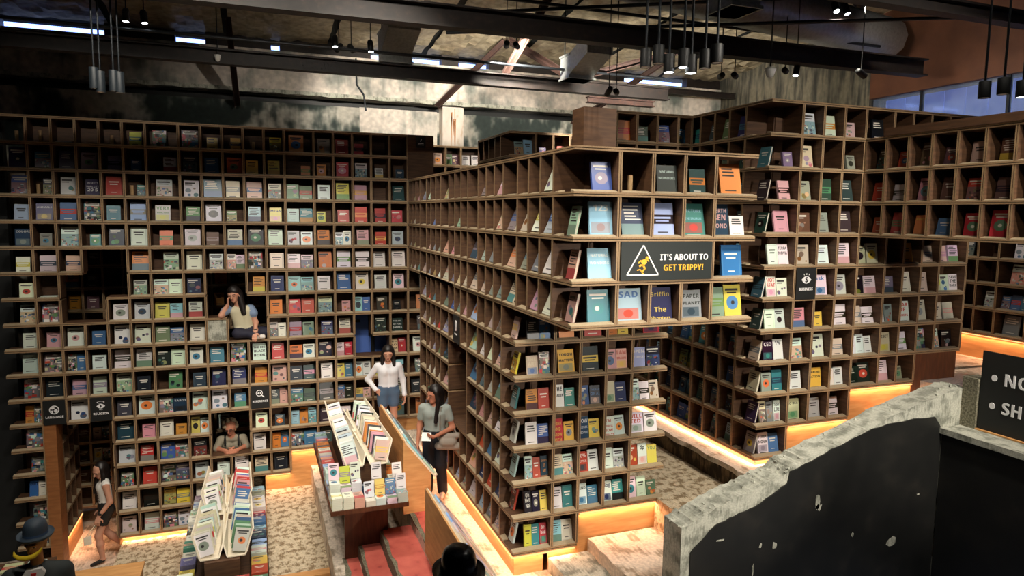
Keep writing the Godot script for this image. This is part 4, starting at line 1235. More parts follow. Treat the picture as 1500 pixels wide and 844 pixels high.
func build_lamps() -> void:
	var c := [[2.62, 1.05, -4.37, false, "first"], [2.69, 1.07, -4.32, false, "second"], [2.76, 1.01, -4.29, true, "third"], [2.84, 1.04, -4.23, true, "fourth"], [2.89, 1.0, -4.21, true, "fifth"], [2.96, 1.03, -4.15, false, "sixth"], [3.02, 1.06, -4.10, false, "seventh"]]
	for q in c:
		pendant(Vector3(q[0], q[1], q[2]), 0.125, 0.04, q[3], q[4] + " from the left in the central cluster")
	var l := [[-1.42, 1.16, -7.79, "first"], [-1.37, 1.13, -7.8, "second"], [-1.26, 1.15, -7.82, "third"], [-1.21, 1.14, -7.83, "fourth"]]
	for q in l:
		pendant(Vector3(q[0], q[1], q[2]), 0.2, 0.042, false, q[3] + " from the left in the cluster at upper left")
	var r := [[3.21, 0.57, -2.32, false, "first"], [3.25, 0.58, -2.26, false, "second"], [3.29, 0.56, -2.2, true, "third"]]
	for q in r:
		pendant(Vector3(q[0], q[1], q[2]), 0.075, 0.026, q[4] == "third", q[4] + " from the left at the right edge")
	# visible clusters of track spots
	spot_lamp(Vector3(-1.45, 2.42, -10.05), Vector3(-1.6, -4, -9.4), 4, 34, "left of a pair above the left pendants")
	spot_lamp(Vector3(-1.25, 2.42, -10.05), Vector3(-0.6, -4, -9.0), 4, 34, "right of a pair above the left pendants")
	spot_lamp(Vector3(1.10, 2.36, -10.1), Vector3(1.2, -4, -8.9), 4, 34, "first in the cluster left of the square duct")
	spot_lamp(Vector3(1.24, 2.45, -10.85), Vector3(0.4, 1.6, -13.4), 1.2, 40, "second in the cluster left of the square duct")
	spot_lamp(Vector3(1.42, 2.46, -10.85), Vector3(2.6, 1.7, -13.4), 7.8, 42, "third in the cluster left of the square duct")
	spot_lamp(Vector3(1.59, 2.34, -10.1), Vector3(1.9, -4, -9.2), 4, 36, "fourth in the cluster left of the square duct")
	spot_lamp(Vector3(3.49, 2.46, -9.7), Vector3(4.6, 2.1, -13.4), 10.92, 45, "left of a pair above the pale pillar")
	spot_lamp(Vector3(3.64, 2.46, -9.7), Vector3(6.0, 2.1, -13.4), 10.92, 45, "right of a pair above the pale pillar")
	spot_lamp(Vector3(4.86, 1.8, -9.1), Vector3(5.2, -0.5, -13.4), 4.68, 40, "left of a pair under the rusty beam end")
	spot_lamp(Vector3(4.98, 1.8, -9.1), Vector3(7.9, 1.9, -13.4), 9.36, 45, "right of a pair under the rusty beam end")
	spot_lamp(Vector3(6.2, 1.98, -8.3), Vector3(8.4, 2.1, -13.4), 9.36, 45, "left of a pair by the far corner")
	spot_lamp(Vector3(6.35, 1.98, -8.2), Vector3(10, 2.0, -11.5), 4, 45, "right of a pair by the far corner")
	spot_lamp(Vector3(6.82, 2.0, -7.74), Vector3(10, 2.2, -10.5), 1.2, 42, "left of a pair above the right bookcase")
	spot_lamp(Vector3(6.95, 2.0, -7.67), Vector3(5.4, -3, -6.8), 4, 40, "right of a pair above the right bookcase")
	spot_lamp(Vector3(7.5, 1.9, -7.1), Vector3(9.8, 1.0, -7.4), 3, 40, "alone before the streaked concrete")
	spot_lamp(Vector3(7.1, 2.72, -7.2), Vector3(6.0, -2, -4.2), 6, 40, "first of three at the top right")
	spot_lamp(Vector3(7.22, 2.70, -7.15), Vector3(7.6, -2, -5.2), 6, 40, "second of three at the top right")
	spot_lamp(Vector3(7.34, 2.74, -7.05), Vector3(9.8, 2.6, -7.5), 3, 40, "third of three at the top right")
	# the rest of the tracks run above the frame and wash the shelves from the front
	var wash := [
		[Vector3(-1.8, 3.1, -5.2), Vector3(-2.2, -1.4, ZA), 6.8, 30], [Vector3(-0.4, 3.1, -5.0), Vector3(-0.8, -2.6, ZA), 8.8, 30],
		[Vector3(0.6, 3.1, -4.8), Vector3(0.6, -0.6, ZA), 7.8, 30], [Vector3(1.2, 3.1, -5.2), Vector3(1.6, -2.6, ZA), 9.6, 28],
		[Vector3(-3.4, 3.1, -5.6), Vector3(-2.6, -3.6, ZA), 6.6, 28], [Vector3(-0.6, 3.2, -3.4), Vector3(XB, -0.2, -7.4), 10.4, 34],
		[Vector3(0.2, 3.2, -2.6), Vector3(XB, -1.8, -6.6), 9.1, 30],
		[Vector3(4.6, 3.2, -1.0), Vector3(3.2, -0.2, ZU), 7.2, 26], [Vector3(5.0, 3.2, -1.6), Vector3(3.2, -2.4, ZL), 18.2, 26],
		[Vector3(6.0, 3.2, -1.2), Vector3(6.0, -0.6, ZC), 11.7, 28], [Vector3(5.2, 3.2, -1.4), Vector3(6.6, -2.2, ZC), 14.3, 28],
		[Vector3(3.6, 3.2, -1.4), Vector3(6.54, 0.1, -4.9), 5.2, 26], [Vector3(0.9, 3.2, -4.4), Vector3(1.1, -3.6, -8.6), 14, 26], [Vector3(-0.9, 3.2, -4.6), Vector3(-0.5, -4.0, -8.8), 13, 26],
		[Vector3(3.0, 3.2, -1.8), Vector3(4.4, -2.6, -4.7), 3.9, 30],
		[Vector3(4.4, 0.4, 2.0), Vector3(3.2, -1.9, ZL), 36, 15], [Vector3(5.6, 0.5, 2.0), Vector3(6.6, -1.4, ZC), 26, 18], [Vector3(1.6, 3.2, -3.6), Vector3(1.6, -3.8, -7.0), 7, 26]]
	for q in wash:
		spot_n += 1
		spot_lamp(q[0], q[1], q[2], q[3], "on the near tracks above the view, %s one" % ORD[spot_n - 1].replace("top", "first"))
	for q in [[Vector3(5.35, 1.6, -6.3), 0.05, "white dome camera hanging under the long middle beam"], [Vector3(-0.42, 2.06, -10.38), 0.035, "small white camera on the back beam"]]:
		var dome := thing("security_camera", q[2], "camera", Transform3D(Basis.IDENTITY, q[0]))
		var g := Geo.new()
		g.lathe([Vector2(0.0, -q[1] * 1.4), Vector2(q[1] * 0.7, -q[1] * 1.1), Vector2(q[1] * 0.95, -q[1] * 0.4), Vector2(q[1], 0.0), Vector2(q[1] * 1.2, 0.01), Vector2(q[1] * 1.2, 0.04), Vector2(0, 0.04)], Transform3D.IDENTITY, 16)
		inst("dome", commit([g, M.white]), dome)
		inst("bracket", commit([_tube_geo([Vector3(0, 0.03, 0), Vector3(0, 3.1 + (q[0].z + 13.9) * 0.09 - q[0].y, 0)], 0.008, 6), M.black]), dome)
	# warm strips under the bookcases
	led_strip(Vector3(-1.98, ry(17) - 0.03, ZA + 0.0), Vector3(-0.45, ry(17) - 0.03, ZA + 0.0), 0.40, Vector3.BACK)
	led_strip(Vector3(-0.4, ry(16) - 0.03, ZA), Vector3(0.05, ry(16) - 0.03, ZA), 0.40, Vector3.BACK)
	led_strip(Vector3(0.06, ry(15) - 0.03, ZA), Vector3(0.43, ry(15) - 0.03, ZA), 0.40, Vector3.BACK)
	led_strip(Vector3(0.46, ry(14) - 0.03, ZA), Vector3(1.46, ry(14) - 0.03, ZA), 0.48, Vector3.BACK)
	led_strip(Vector3(XB - 0.0, ry(13) - 0.03, -10.3), Vector3(XB - 0.0, ry(13) - 0.03, ZL), 0.34, Vector3.LEFT)
	led_strip(Vector3(XB, ry(13) - 0.03, ZL), Vector3(3.05, ry(13) - 0.03, ZL), 0.40, Vector3.BACK)
	led_strip(Vector3(3.1, ry(12) - 0.03, ZL), Vector3(4.08, ry(12) - 0.03, ZL), 0.52, Vector3.BACK)
	led_strip(Vector3(XC, ry(11) - 0.03, -9.2), Vector3(XC, ry(11) - 0.03, ZC), 0.48, Vector3.LEFT)
	led_strip(Vector3(5.22, ry(11) - 0.03, ZC), Vector3(5.6, ry(11) - 0.03, ZC), 0.32, Vector3.BACK)
	led_strip(Vector3(5.66, ry(10) - 0.03, ZC), Vector3(6.52, ry(10) - 0.03, ZC), 0.44, Vector3.BACK)
	led_strip(Vector3(6.56, ry(9) - 0.03, ZC), Vector3(7.54, ry(9) - 0.03, ZC), 0.48, Vector3.BACK)
	led_strip(Vector3(9.8, ry(8) - 0.03, -8.3), Vector3(9.8, ry(8) - 0.03, -5.0), 0.40, Vector3.LEFT)
	led_strip(Vector3(-2.74, ry(17) - 0.03, ZA - 0.35), Vector3(-2.74, ry(17) - 0.03, ZA - 1.2), 0.48, Vector3.RIGHT)

# ---------------------------------------------------------------- tables, racks, stands
func pile(x: float, y: float, z: float, n: int, kind: String, where: String, w := 0.15, h := 0.21, turn := 0.0) -> float:
	var th := rng.randf_range(0.018, 0.026)
	for k in n:
		var T := Transform3D(Basis(Vector3.UP, turn + rng.randf_range(-0.03, 0.03)) * Basis(Vector3.RIGHT, -PI / 2), Vector3(x + rng.randf_range(-0.004, 0.004), y + th * (k + 1) + 0.0005 * k, z + h / 2))
		add_book(T, w, h, th, kind, where + (", topmost" if k == n - 1 else ", %s copy from below" % ORD[k].replace("top", "lowest")), "", "", true, 1.0 if k == n - 1 else 0.15, k > 0)
	return y + th * n + 0.0005 * n

func bin(T: Transform3D, n: int, kinds: String, where: String, tall: int) -> void:
	# an ivory trough holding books that lean back one behind the other: x across, z towards the viewer, the tall board on one side
	var o := thing("book_bin", "ivory wooden book bin " + where, "book bin", T, "ivory book bins on the tables")
	var len := 1.02
	var w := 0.19
	for s in [-1, 1]:
		var h := 0.27 if s == tall else 0.12
		var g := Geo.new()
		var lean := Basis(Vector3.BACK, -s * 0.34)
		g.prism(PackedVector2Array([Vector2(0.0, 0), Vector2(len, 0), Vector2(len + 0.1, h), Vector2(0.1, h)]), -0.008, 0.008, Transform3D(lean * Basis(Vector3.FORWARD, Vector3.UP, Vector3.RIGHT), Vector3(s * w / 2, 0, 0)))
		inst("side_panel", commit([g, M.ivory]), o)
	inst("base_panel", gbox(Vector3(-w / 2, -0.012, -len), Vector3(w / 2, 0.0, 0), M.ivory), o)
	for k in n:
		var z := -0.03 - (len - 0.1) * k / n
		var B := T * Transform3D(Basis(Vector3.BACK, tall * -0.22) * Basis(Vector3.RIGHT, -rng.randf_range(0.34, 0.5)), Vector3(tall * 0.035 + rng.randf_range(-0.012, 0.012), 0.03, z))
		add_book(B, 0.17, rng.randf_range(0.22, 0.26), 0.024, kinds[rng.randi() % kinds.length()], "book bin %s, %s from the front" % [where, ORD[k].replace("top", "first")], "", "", false, 0.4)

func build_tables() -> void:
	# left table
	var t := thing("book_table", "left display table piled with books and two rows of bins", "table")
	inst("table_top", gbox(Vector3(-0.92, -4.19, -10.6), Vector3(0.04, -4.15, -7.5), M.wood), t)
	for z in [-7.9, -10.2]:
		inst("leg_panel", gbox(Vector3(-0.75, -4.94, z - 0.03), Vector3(-0.12, -4.19, z + 0.03), M.panel_dark), t)
	inst("riser", gbox(Vector3(-0.62, -4.15, -10.4), Vector3(-0.26, -3.86, -7.9), M.wood), t)
	bin(at(-0.57, -3.84, -7.95, -0.03), 13, "wwhqe", "near left on the left table", -1)
	bin(at(-0.55, -3.84, -9.15, -0.03), 13, "wwhqe", "far left on the left table", -1)
	bin(at(-0.29, -3.84, -7.95, 0.03), 13, "gwwbqr", "near right on the left table", 1)
	bin(at(-0.31, -3.84, -9.15, 0.03), 13, "pbwrw", "far right on the left table", 1)
	var right_side := "gryhlnlbrwwsl"
	for k in 13:
		pile(-0.055, -4.15, -7.75 - k * 0.22, 4 + rng.randi() % 4, right_side[k], "left table's right edge, pile %s from the front" % ORD[k].replace("top", "first"), 0.17, 0.205)
		pile(-0.83, -4.15, -7.75 - k * 0.22, 3 + rng.randi() % 4, "hwyuwtwmwhwqs"[k], "left table's left edge, pile %s from the front" % ORD[k].replace("top", "first"), 0.16, 0.205)
	for k in 3:
		pile(-0.62 + k * 0.19, -4.15, -7.63, 5 + k, ["w", "l", "r"][k], "left table's front edge, pile %s from the left" % ORD[k].replace("top", "first"), 0.17, 0.21)
	# right table
	var t2 := thing("book_table", "right display table on a dark panel leg, covered in paperbacks", "table")
	inst("table_top", gbox(Vector3(0.70, -3.34, -9.95), Vector3(1.57, -3.29, -7.5), M.panel_dark), t2)
	inst("leg_panel", gbox(Vector3(0.9, -4.09, -8.0), Vector3(1.41, -3.34, -7.95), M.panel_dark), t2)
	inst("leg_panel", gbox(Vector3(0.9, -4.09, -9.6), Vector3(1.41, -3.34, -9.55), M.panel_dark), t2)
	inst("cross_rail", gbox(Vector3(0.74, -3.46, -8.0), Vector3(0.9, -3.34, -7.9), M.panel_dark), t2)
	inst("riser", gbox(Vector3(0.95, -3.29, -9.8), Vector3(1.42, -3.02, -8.1), M.wood), t2)
	bin(at(1.04, -3.0, -8.05, -0.03), 13, "wwheqw", "near left on the right table", -1)
	bin(at(1.04, -3.0, -9.05, -0.03), 13, "wwhqwe", "far left on the right table", -1)
	bin(at(1.32, -3.0, -8.05, 0.03), 13, "kdowpw", "near right on the right table", 1)
	bin(at(1.32, -3.0, -9.05, 0.03), 13, "whkew", "far right on the right table", 1)
	var front := ["w", "w", "p", "w", "y", "b", "w"]
	for k in 7:
		var x := 0.775 + k * 0.122
		var where := "right table's front edge, pile %s from the left" % ORD[k].replace("top", "first")
		var y := pile(x, -3.29, -7.6, [7, 6, 6, 3, 3, 3, 6][k], front[k] if k < 3 else "w", where, 0.112, 0.17)
		if k > 2:
			add_book(Transform3D(Basis(Vector3.RIGHT, -0.3), Vector3(x, y + 0.004, -7.58 - 0.04)), 0.112, 0.175, 0.016, front[k], "propped on the right table's front edge, %s from the left" % ORD[k].replace("top", "first"))
	var second := ["w", "y", "w", "n", "w", "k", "w"]
	for k in 7:
		var x := 0.775 + k * 0.122
		var y := pile(x, -3.29, -7.82, [9, 7, 8, 6, 8, 4, 6][k], "w" if k != 3 else "n", "right table's second line, pile %s from the left" % ORD[k].replace("top", "first"), 0.112, 0.17)
		if k in [0, 1, 2, 4, 6]:
			add_book(Transform3D(Basis(Vector3.RIGHT, -0.26), Vector3(x, y + 0.004, -7.86)), 0.115, 0.19, 0.016, second[k], "propped on the right table's second line, %s from the left" % ORD[k].replace("top", "first"))
	var left_side := "lqlrshorlt"
	for k in 9:
		pile(0.79, -3.29, -8.06 - k * 0.21, 5 + rng.randi() % 4, left_side[k], "right table's left edge, pile %s from the front" % ORD[k].replace("top", "first"), 0.15, 0.2)
		pile(1.495, -3.29, -8.06 - k * 0.21, 4 + rng.randi() % 3, "woewhwesw"[k], "right table's right edge, pile %s from the front" % ORD[k].replace("top", "first"), 0.13, 0.19)
	# sloping display stands
	stand(Vector3(1.63, -3.66, -9.7), 1.7, 0.9, "long sloping display stand between the right table and tower", "far display stand")
	stand(Vector3(1.66, -3.66, -7.0), 1.75, 0.70, "near sloping display stand beside the pink-lit floor", "near display stand")
	# left corner things
	var t3 := thing("book_table", "low table of books at the lower left corner", "table")
	inst("table_top", gbox(Vector3(-3.3, -4.34, -9.6), Vector3(-2.42, -4.3, -8.0), M.wood), t3)
	inst("leg_panel", gbox(Vector3(-3.1, -5.25, -9.0), Vector3(-2.6, -4.34, -8.94), M.panel_dark), t3)
	for k in 5:
		for j in 3:
			pile(-2.55 - j * 0.24, -4.3, -8.2 - k * 0.26, 3 + (k + j) % 3, "wshqemwdw"[(k * 3 + j) % 9], "lower left table, line %s, pile %s" % [ORD[k].replace("top", "one"), ORD[j].replace("top", "one")], 0.19, 0.23)
	var be := thing("plywood_bench", "plain plywood bench end at the lower left", "bench")
	inst("seat_board", gbox(Vector3(-2.28, -4.34, -9.12), Vector3(-1.38, -4.3, -8.72), M.ply), be)
	inst("front_board", gbox(Vector3(-2.26, -5.24, -8.76), Vector3(-1.4, -4.34, -8.73), M.ply), be)
	inst("side_board", gbox(Vector3(-1.43, -4.94, -9.1), Vector3(-1.4, -4.34, -8.76), M.ply), be)
	var sill := inst("floor_batten", gbox(Vector3(0.06, -4.418, -8.34), Vector3(0.75, -4.36, -8.2), M.ply))
	tag(sill, "tan wooden batten across the floor between the tables", "batten")
	var bl := thing("blue_doorway", "blue wall with black frame seen through the bookcase opening", "doorway")
	bl.set_meta("kind", "structure")
	inst("blue_panel", gbox(Vector3(1.3, -4.0, ZA - 0.62), Vector3(2.2, -1.4, ZA - 0.6), M.blue_wall), bl)
	for q in [[1.46, -4.0, 1.54, -1.4], [1.78, -2.1, 1.86, -1.4], [1.86, -2.06, 2.1, -1.98], [1.54, -1.86, 1.64, -1.82], [1.82, -4.0, 1.88, -2.0]]:
		inst("frame_bar", gbox(Vector3(q[0], q[1], ZA - 0.6), Vector3(q[2], q[3], ZA - 0.56), M.black), bl)

func stand(o3: Vector3, run: float, top: float, label: String, where: String) -> void:
	# back board on the left, reading slope falling to the right; runs along +z from o3
	var o := thing("display_stand", label, "display stand", Transform3D(Basis.IDENTITY, o3), "sloping display stands")
	var prof := PackedVector2Array([Vector2(0, 0), Vector2(0.31, 0), Vector2(0.31, top - 0.4), Vector2(0, top)])
	for z in [0.0, run - 0.02]:
		var g := Geo.new()
		g.prism(prof, z, z + 0.02)
		inst("end_panel", commit([g, M.ply]), o)
	inst("back_board", gbox(Vector3(-0.02, 0, 0), Vector3(0, top + 0.02, run), M.ply), o)
	inst("front_board", gbox(Vector3(0.31, 0, 0), Vector3(0.325, top - 0.41, run), M.ply), o)
	var a := atan2(0.4, 0.31)
	var ln := sqrt(0.4 * 0.4 + 0.31 * 0.31) + 0.08
	var S := Transform3D(Basis(Vector3.BACK, -a), Vector3(0, top, 0))
	var g := Geo.new()
	g.box(Vector3(-0.01, 0.0, 0), Vector3(ln, 0.02, run), S)
	g.box(Vector3(ln, 0.0, 0), Vector3(ln + 0.015, 0.05, run), S)
	inst("slope_board", commit([g, M.ivory]), o)
	var n := int(run / 0.24)
	for k in n:
		for j in 2:
			# covers lie on the slope, their heads towards the ridge
			var B := Transform3D(Basis.IDENTITY, o3) * S * Transform3D(Basis(Vector3.FORWARD, Vector3.LEFT, Vector3.UP), Vector3(ln - 0.015 - j * 0.25, 0.042 + 0.0, 0.14 + k * 0.235))
			add_book(B, 0.2, 0.235, 0.02, "wqhsle"[rng.randi() % 6], "%s, place %s from the back, %s line" % [where, ORD[k].replace("top", "first"), ["lower", "upper"][j]], "", "", true)

# ---------------------------------------------------------------- hatted figures
func hat(o: Node3D, y: float, m: Material, r := 0.1) -> void:
	var h := thing_part(o, "bowler_hat", y)
	var g := Geo.new()
	var prof := []
	for q in [[0.0, 0.012], [1.0, 0.006], [1.42, 0.002], [1.5, 0.02], [1.49, 0.03], [1.4, 0.014], [1.04, 0.016], [1.0, 0.03], [0.99, 0.075], [0.94, 0.11], [0.8, 0.138], [0.55, 0.155], [0.25, 0.162], [0.0, 0.163]]:
		prof.append(Vector2(q[0] * r, q[1]))
	g.lathe(prof, Transform3D.IDENTITY, 28, 0.92, 1.1)
	h.mesh = commit([g, m])
	var b := Geo.new()
	b.lathe([Vector2(r * 1.012, 0.018), Vector2(r * 1.012, 0.046)], Transform3D.IDENTITY, 28, 0.92, 1.1)
	inst("hat_band", commit([b, mat(rgb(60, 86, 120), 0.6) if m == M.hat_blue else M.black]), h)

func thing_part(o: Node3D, called: String, y: float) -> MeshInstance3D:
	return inst(called, null, o, at(0, y, 0))
# ---------------------------------------------------------------- figures as one smooth surface
class Field:
	var bones := []       # [a, b, ra, rb, colour]
	var blend := 0.02

	func bone(a: Vector3, b: Vector3, ra: float, rb: float, col: Color) -> void:
		bones.append([a, b, ra, rb, col])

	static func dist(p: Vector3, e: Array) -> float:
		var a: Vector3 = e[0]
		var ab: Vector3 = e[1] - a
		var l := ab.length_squared()
		var h := clampf((p - a).dot(ab) / l, 0.0, 1.0) if l > 1e-9 else 0.0
		return (p - a - ab * h).length() - lerpf(e[2], e[3], h)

	func mesh_into(g: RefCounted, cell: float, paint = null) -> void:
		var lo := Vector3.INF
		var hi := -Vector3.INF
		for e in bones:
			for k in 2:
				var rr = Vector3.ONE * (e[2 + k] + 3 * cell)
				lo = lo.min(e[k] - rr); hi = hi.max(e[k] + rr)
		var n := Vector3i(((hi - lo) / cell).ceil()) + Vector3i.ONE
		var f := PackedFloat32Array()
		f.resize(n.x * n.y * n.z)
		f.fill(1.0)
		var sx := n.y * n.z
		var k2 := blend
		for e in bones:
			var m := Vector3.ONE * (maxf(e[2], e[3]) + 2.5 * cell + blend)
			var i0 := Vector3i(((e[0].min(e[1]) - m - lo) / cell).floor()).clamp(Vector3i.ZERO, n - Vector3i.ONE)
			var i1 := Vector3i(((e[0].max(e[1]) + m - lo) / cell).ceil()).clamp(Vector3i.ZERO, n - Vector3i.ONE)
			for x in range(i0.x, i1.x + 1):
				for y in range(i0.y, i1.y + 1):
					var at := x * sx + y * n.z
					for z in range(i0.z, i1.z + 1):
						var d := dist(lo + Vector3(x, y, z) * cell, e)
						var o := f[at + z]
						var h := maxf(k2 - absf(o - d), 0.0) / k2
						f[at + z] = minf(o, d) - h * h * k2 * 0.25
		var ids := {}
		var offs := [0, 1, n.z, n.z + 1, sx, sx + 1, sx + n.z, sx + n.z + 1]
		var cor := [Vector3(0, 0, 0), Vector3(0, 0, 1), Vector3(0, 1, 0), Vector3(0, 1, 1), Vector3(1, 0, 0), Vector3(1, 0, 1), Vector3(1, 1, 0), Vector3(1, 1, 1)]
		var eg := [[0, 1], [0, 2], [0, 4], [1, 3], [1, 5], [2, 3], [2, 6], [3, 7], [4, 5], [4, 6], [5, 7], [6, 7]]
		var base: int = g.v.size()
		for x in n.x - 1:
			for y in n.y - 1:
				var at := x * sx + y * n.z
				for z in n.z - 1:
					var q := at + z
					var neg := f[q] < 0
					var same := true
					for k in range(1, 8):
						if (f[q + offs[k]] < 0) != neg:
							same = false
							break
					if same:
						continue
					var s := Vector3.ZERO
					var c := 0
					for e in eg:
						var a := f[q + offs[e[0]]]
						var b := f[q + offs[e[1]]]
						if (a < 0) != (b < 0):
							s += cor[e[0]].lerp(cor[e[1]], a / (a - b))
							c += 1
					var p := lo + (Vector3(x, y, z) + s / c) * cell
					var gr := Vector3(f[q + sx] - f[q] + f[q + offs[7]] - f[q + offs[3]], f[q + n.z] - f[q] + f[q + offs[7]] - f[q + offs[5]], f[q + 1] - f[q] + f[q + offs[7]] - f[q + offs[6]])
					ids[q] = g.v.size()
					var best := 1e9
					var col := Color.WHITE
					for e in bones:
						var d := dist(p, e)
						if d < best:
							best = d; col = e[4]
					if paint != null:
						col = paint.call(p, col)
					g.v.push_back(p); g.n.push_back(gr.normalized()); g.t.push_back(Vector2.ZERO); g.c.push_back(col)
		for x in range(1, n.x - 1):
			for y in range(1, n.y - 1):
				for z in range(1, n.z - 1):
					var q := x * sx + y * n.z + z
					var a := f[q] < 0
					for ax in [[sx, n.z, 1], [n.z, 1, sx], [1, sx, n.z]]:
						if (f[q + ax[0]] < 0) != a:
							var v0: int = ids[q]; var v1: int = ids[q - ax[1]]; var v2: int = ids[q - ax[1] - ax[2]]; var v3: int = ids[q - ax[2]]
							if a:
								g.i.append_array(PackedInt32Array([v0, v2, v1, v0, v3, v2]))
							else:
								g.i.append_array(PackedInt32Array([v0, v1, v2, v0, v2, v3]))

func lin(r: float, g: float, b: float) -> Color:
	return rgb(r, g, b).srgb_to_linear()

func head_mesh(g: Geo, at_: Vector3, face: Vector3, up: Vector3, skin: Color, size := 1.0) -> void:
	# head centre at eye height; face: where it looks
	var z := face.normalized()
	var x := up.cross(z).normalized()
	var y := z.cross(x)
	var B := Basis(x, y, z)
	var f := Field.new()
	f.blend = 0.016
	var P3 := func(a, b, c): return at_ + B * (Vector3(a, b, c) * size)
	f.bone(P3.call(0, 0.03, -0.012), P3.call(0, 0.03, -0.012), 0.088 * size, 0.088 * size, skin)
	f.bone(P3.call(0, 0.0, 0.015), P3.call(0, -0.06, 0.03), 0.072 * size, 0.046 * size, skin)
	f.bone(P3.call(0, -0.082, 0.05), P3.call(0, -0.082, 0.05), 0.026 * size, 0.026 * size, skin)
	f.bone(P3.call(0, 0.002, 0.085), P3.call(0, -0.032, 0.1), 0.008 * size, 0.013 * size, skin)
	f.bone(P3.call(-0.038, 0.016, 0.07), P3.call(0.038, 0.016, 0.07), 0.014 * size, 0.014 * size, skin)
	for s in [-1, 1]:
		f.bone(P3.call(s * 0.08, -0.002, -0.008), P3.call(s * 0.08, -0.03, -0.002), 0.014 * size, 0.011 * size, skin)
	var inv := B.inverse()
	var dark := lin(40, 26, 22)
	var lip := lin(168, 84, 78)
	f.mesh_into(g, 0.0045 * size, func(p: Vector3, col: Color) -> Color:
		var q: Vector3 = inv * (p - at_) / size
		if q.z > 0.04:
			for s in [-1.0, 1.0]:
				var e := Vector2((q.x - s * 0.032) / 0.014, (q.y + 0.004) / 0.0065)
				if e.length() < 1.0: return dark if absf(e.x) < 0.55 else lin(225, 220, 214)
				if absf(q.x - s * 0.033) < 0.02 and absf(q.y - 0.02) < 0.004: return dark
			if Vector2(q.x / 0.024, (q.y + 0.062) / 0.007).length() < 1.0: return lip
		return col)

func hand_bones(f: Field, wrist: Vector3, dir: Vector3, palm: Vector3, skin: Color, side: float, curl := 0.5) -> void:
	# palm: where the palm looks; side +1 when the thumb leaves towards dir x palm
	var d := dir.normalized()
	var across := d.cross(palm).normalized() * side
	var pn := across.cross(d).normalized()
	if pn.dot(palm) < 0: pn = -pn
	for k in 4:
		var o := across * (0.03 - k * 0.02)
		var base := wrist + d * 0.085 + o
		f.bone(wrist + o * 0.6 + d * 0.015, base, 0.013, 0.0105, skin)
		var l: float = [0.04, 0.044, 0.041, 0.033][k]
		var d1 := (d + pn * curl * 0.6).normalized()
		var d2 := (d + pn * curl * 1.6).normalized()
		f.bone(base, base + d1 * l, 0.009, 0.0085, skin)
		f.bone(base + d1 * l, base + d1 * l + d2 * l * 0.85, 0.0085, 0.007, skin)
	var t0 := wrist + d * 0.03 + across * 0.03
	var t1 := t0 + (d * 0.6 + across * 0.7 + pn * 0.3).normalized() * 0.04
	f.bone(t0, t1, 0.012, 0.01, skin)
	f.bone(t1, t1 + (d * 0.9 + across * 0.25 + pn * 0.3).normalized() * 0.032, 0.0095, 0.0075, skin)

func limb(f: Field, pts: Array, rad: Array, cols: Array) -> void:
	for k in pts.size() - 1:
		f.bone(pts[k], pts[k + 1], rad[k], rad[k + 1], cols[k])

func person(label: String, body: Field, head_at: Vector3, face: Vector3, up: Vector3, skin: Color, hands: Array) -> MeshInstance3D:
	var g := Geo.new()
	body.mesh_into(g, 0.013)
	head_mesh(g, head_at, face, up, skin)
	for h in hands:
		var f := Field.new()
		f.blend = 0.008
		hand_bones(f, h[0], h[1], h[2], skin, h[3], h[4])
		f.mesh_into(g, 0.0045)
	var o := inst("person", commit([g, M.vertex]))
	tag(o, label, "person", "people in the shop")
	return o

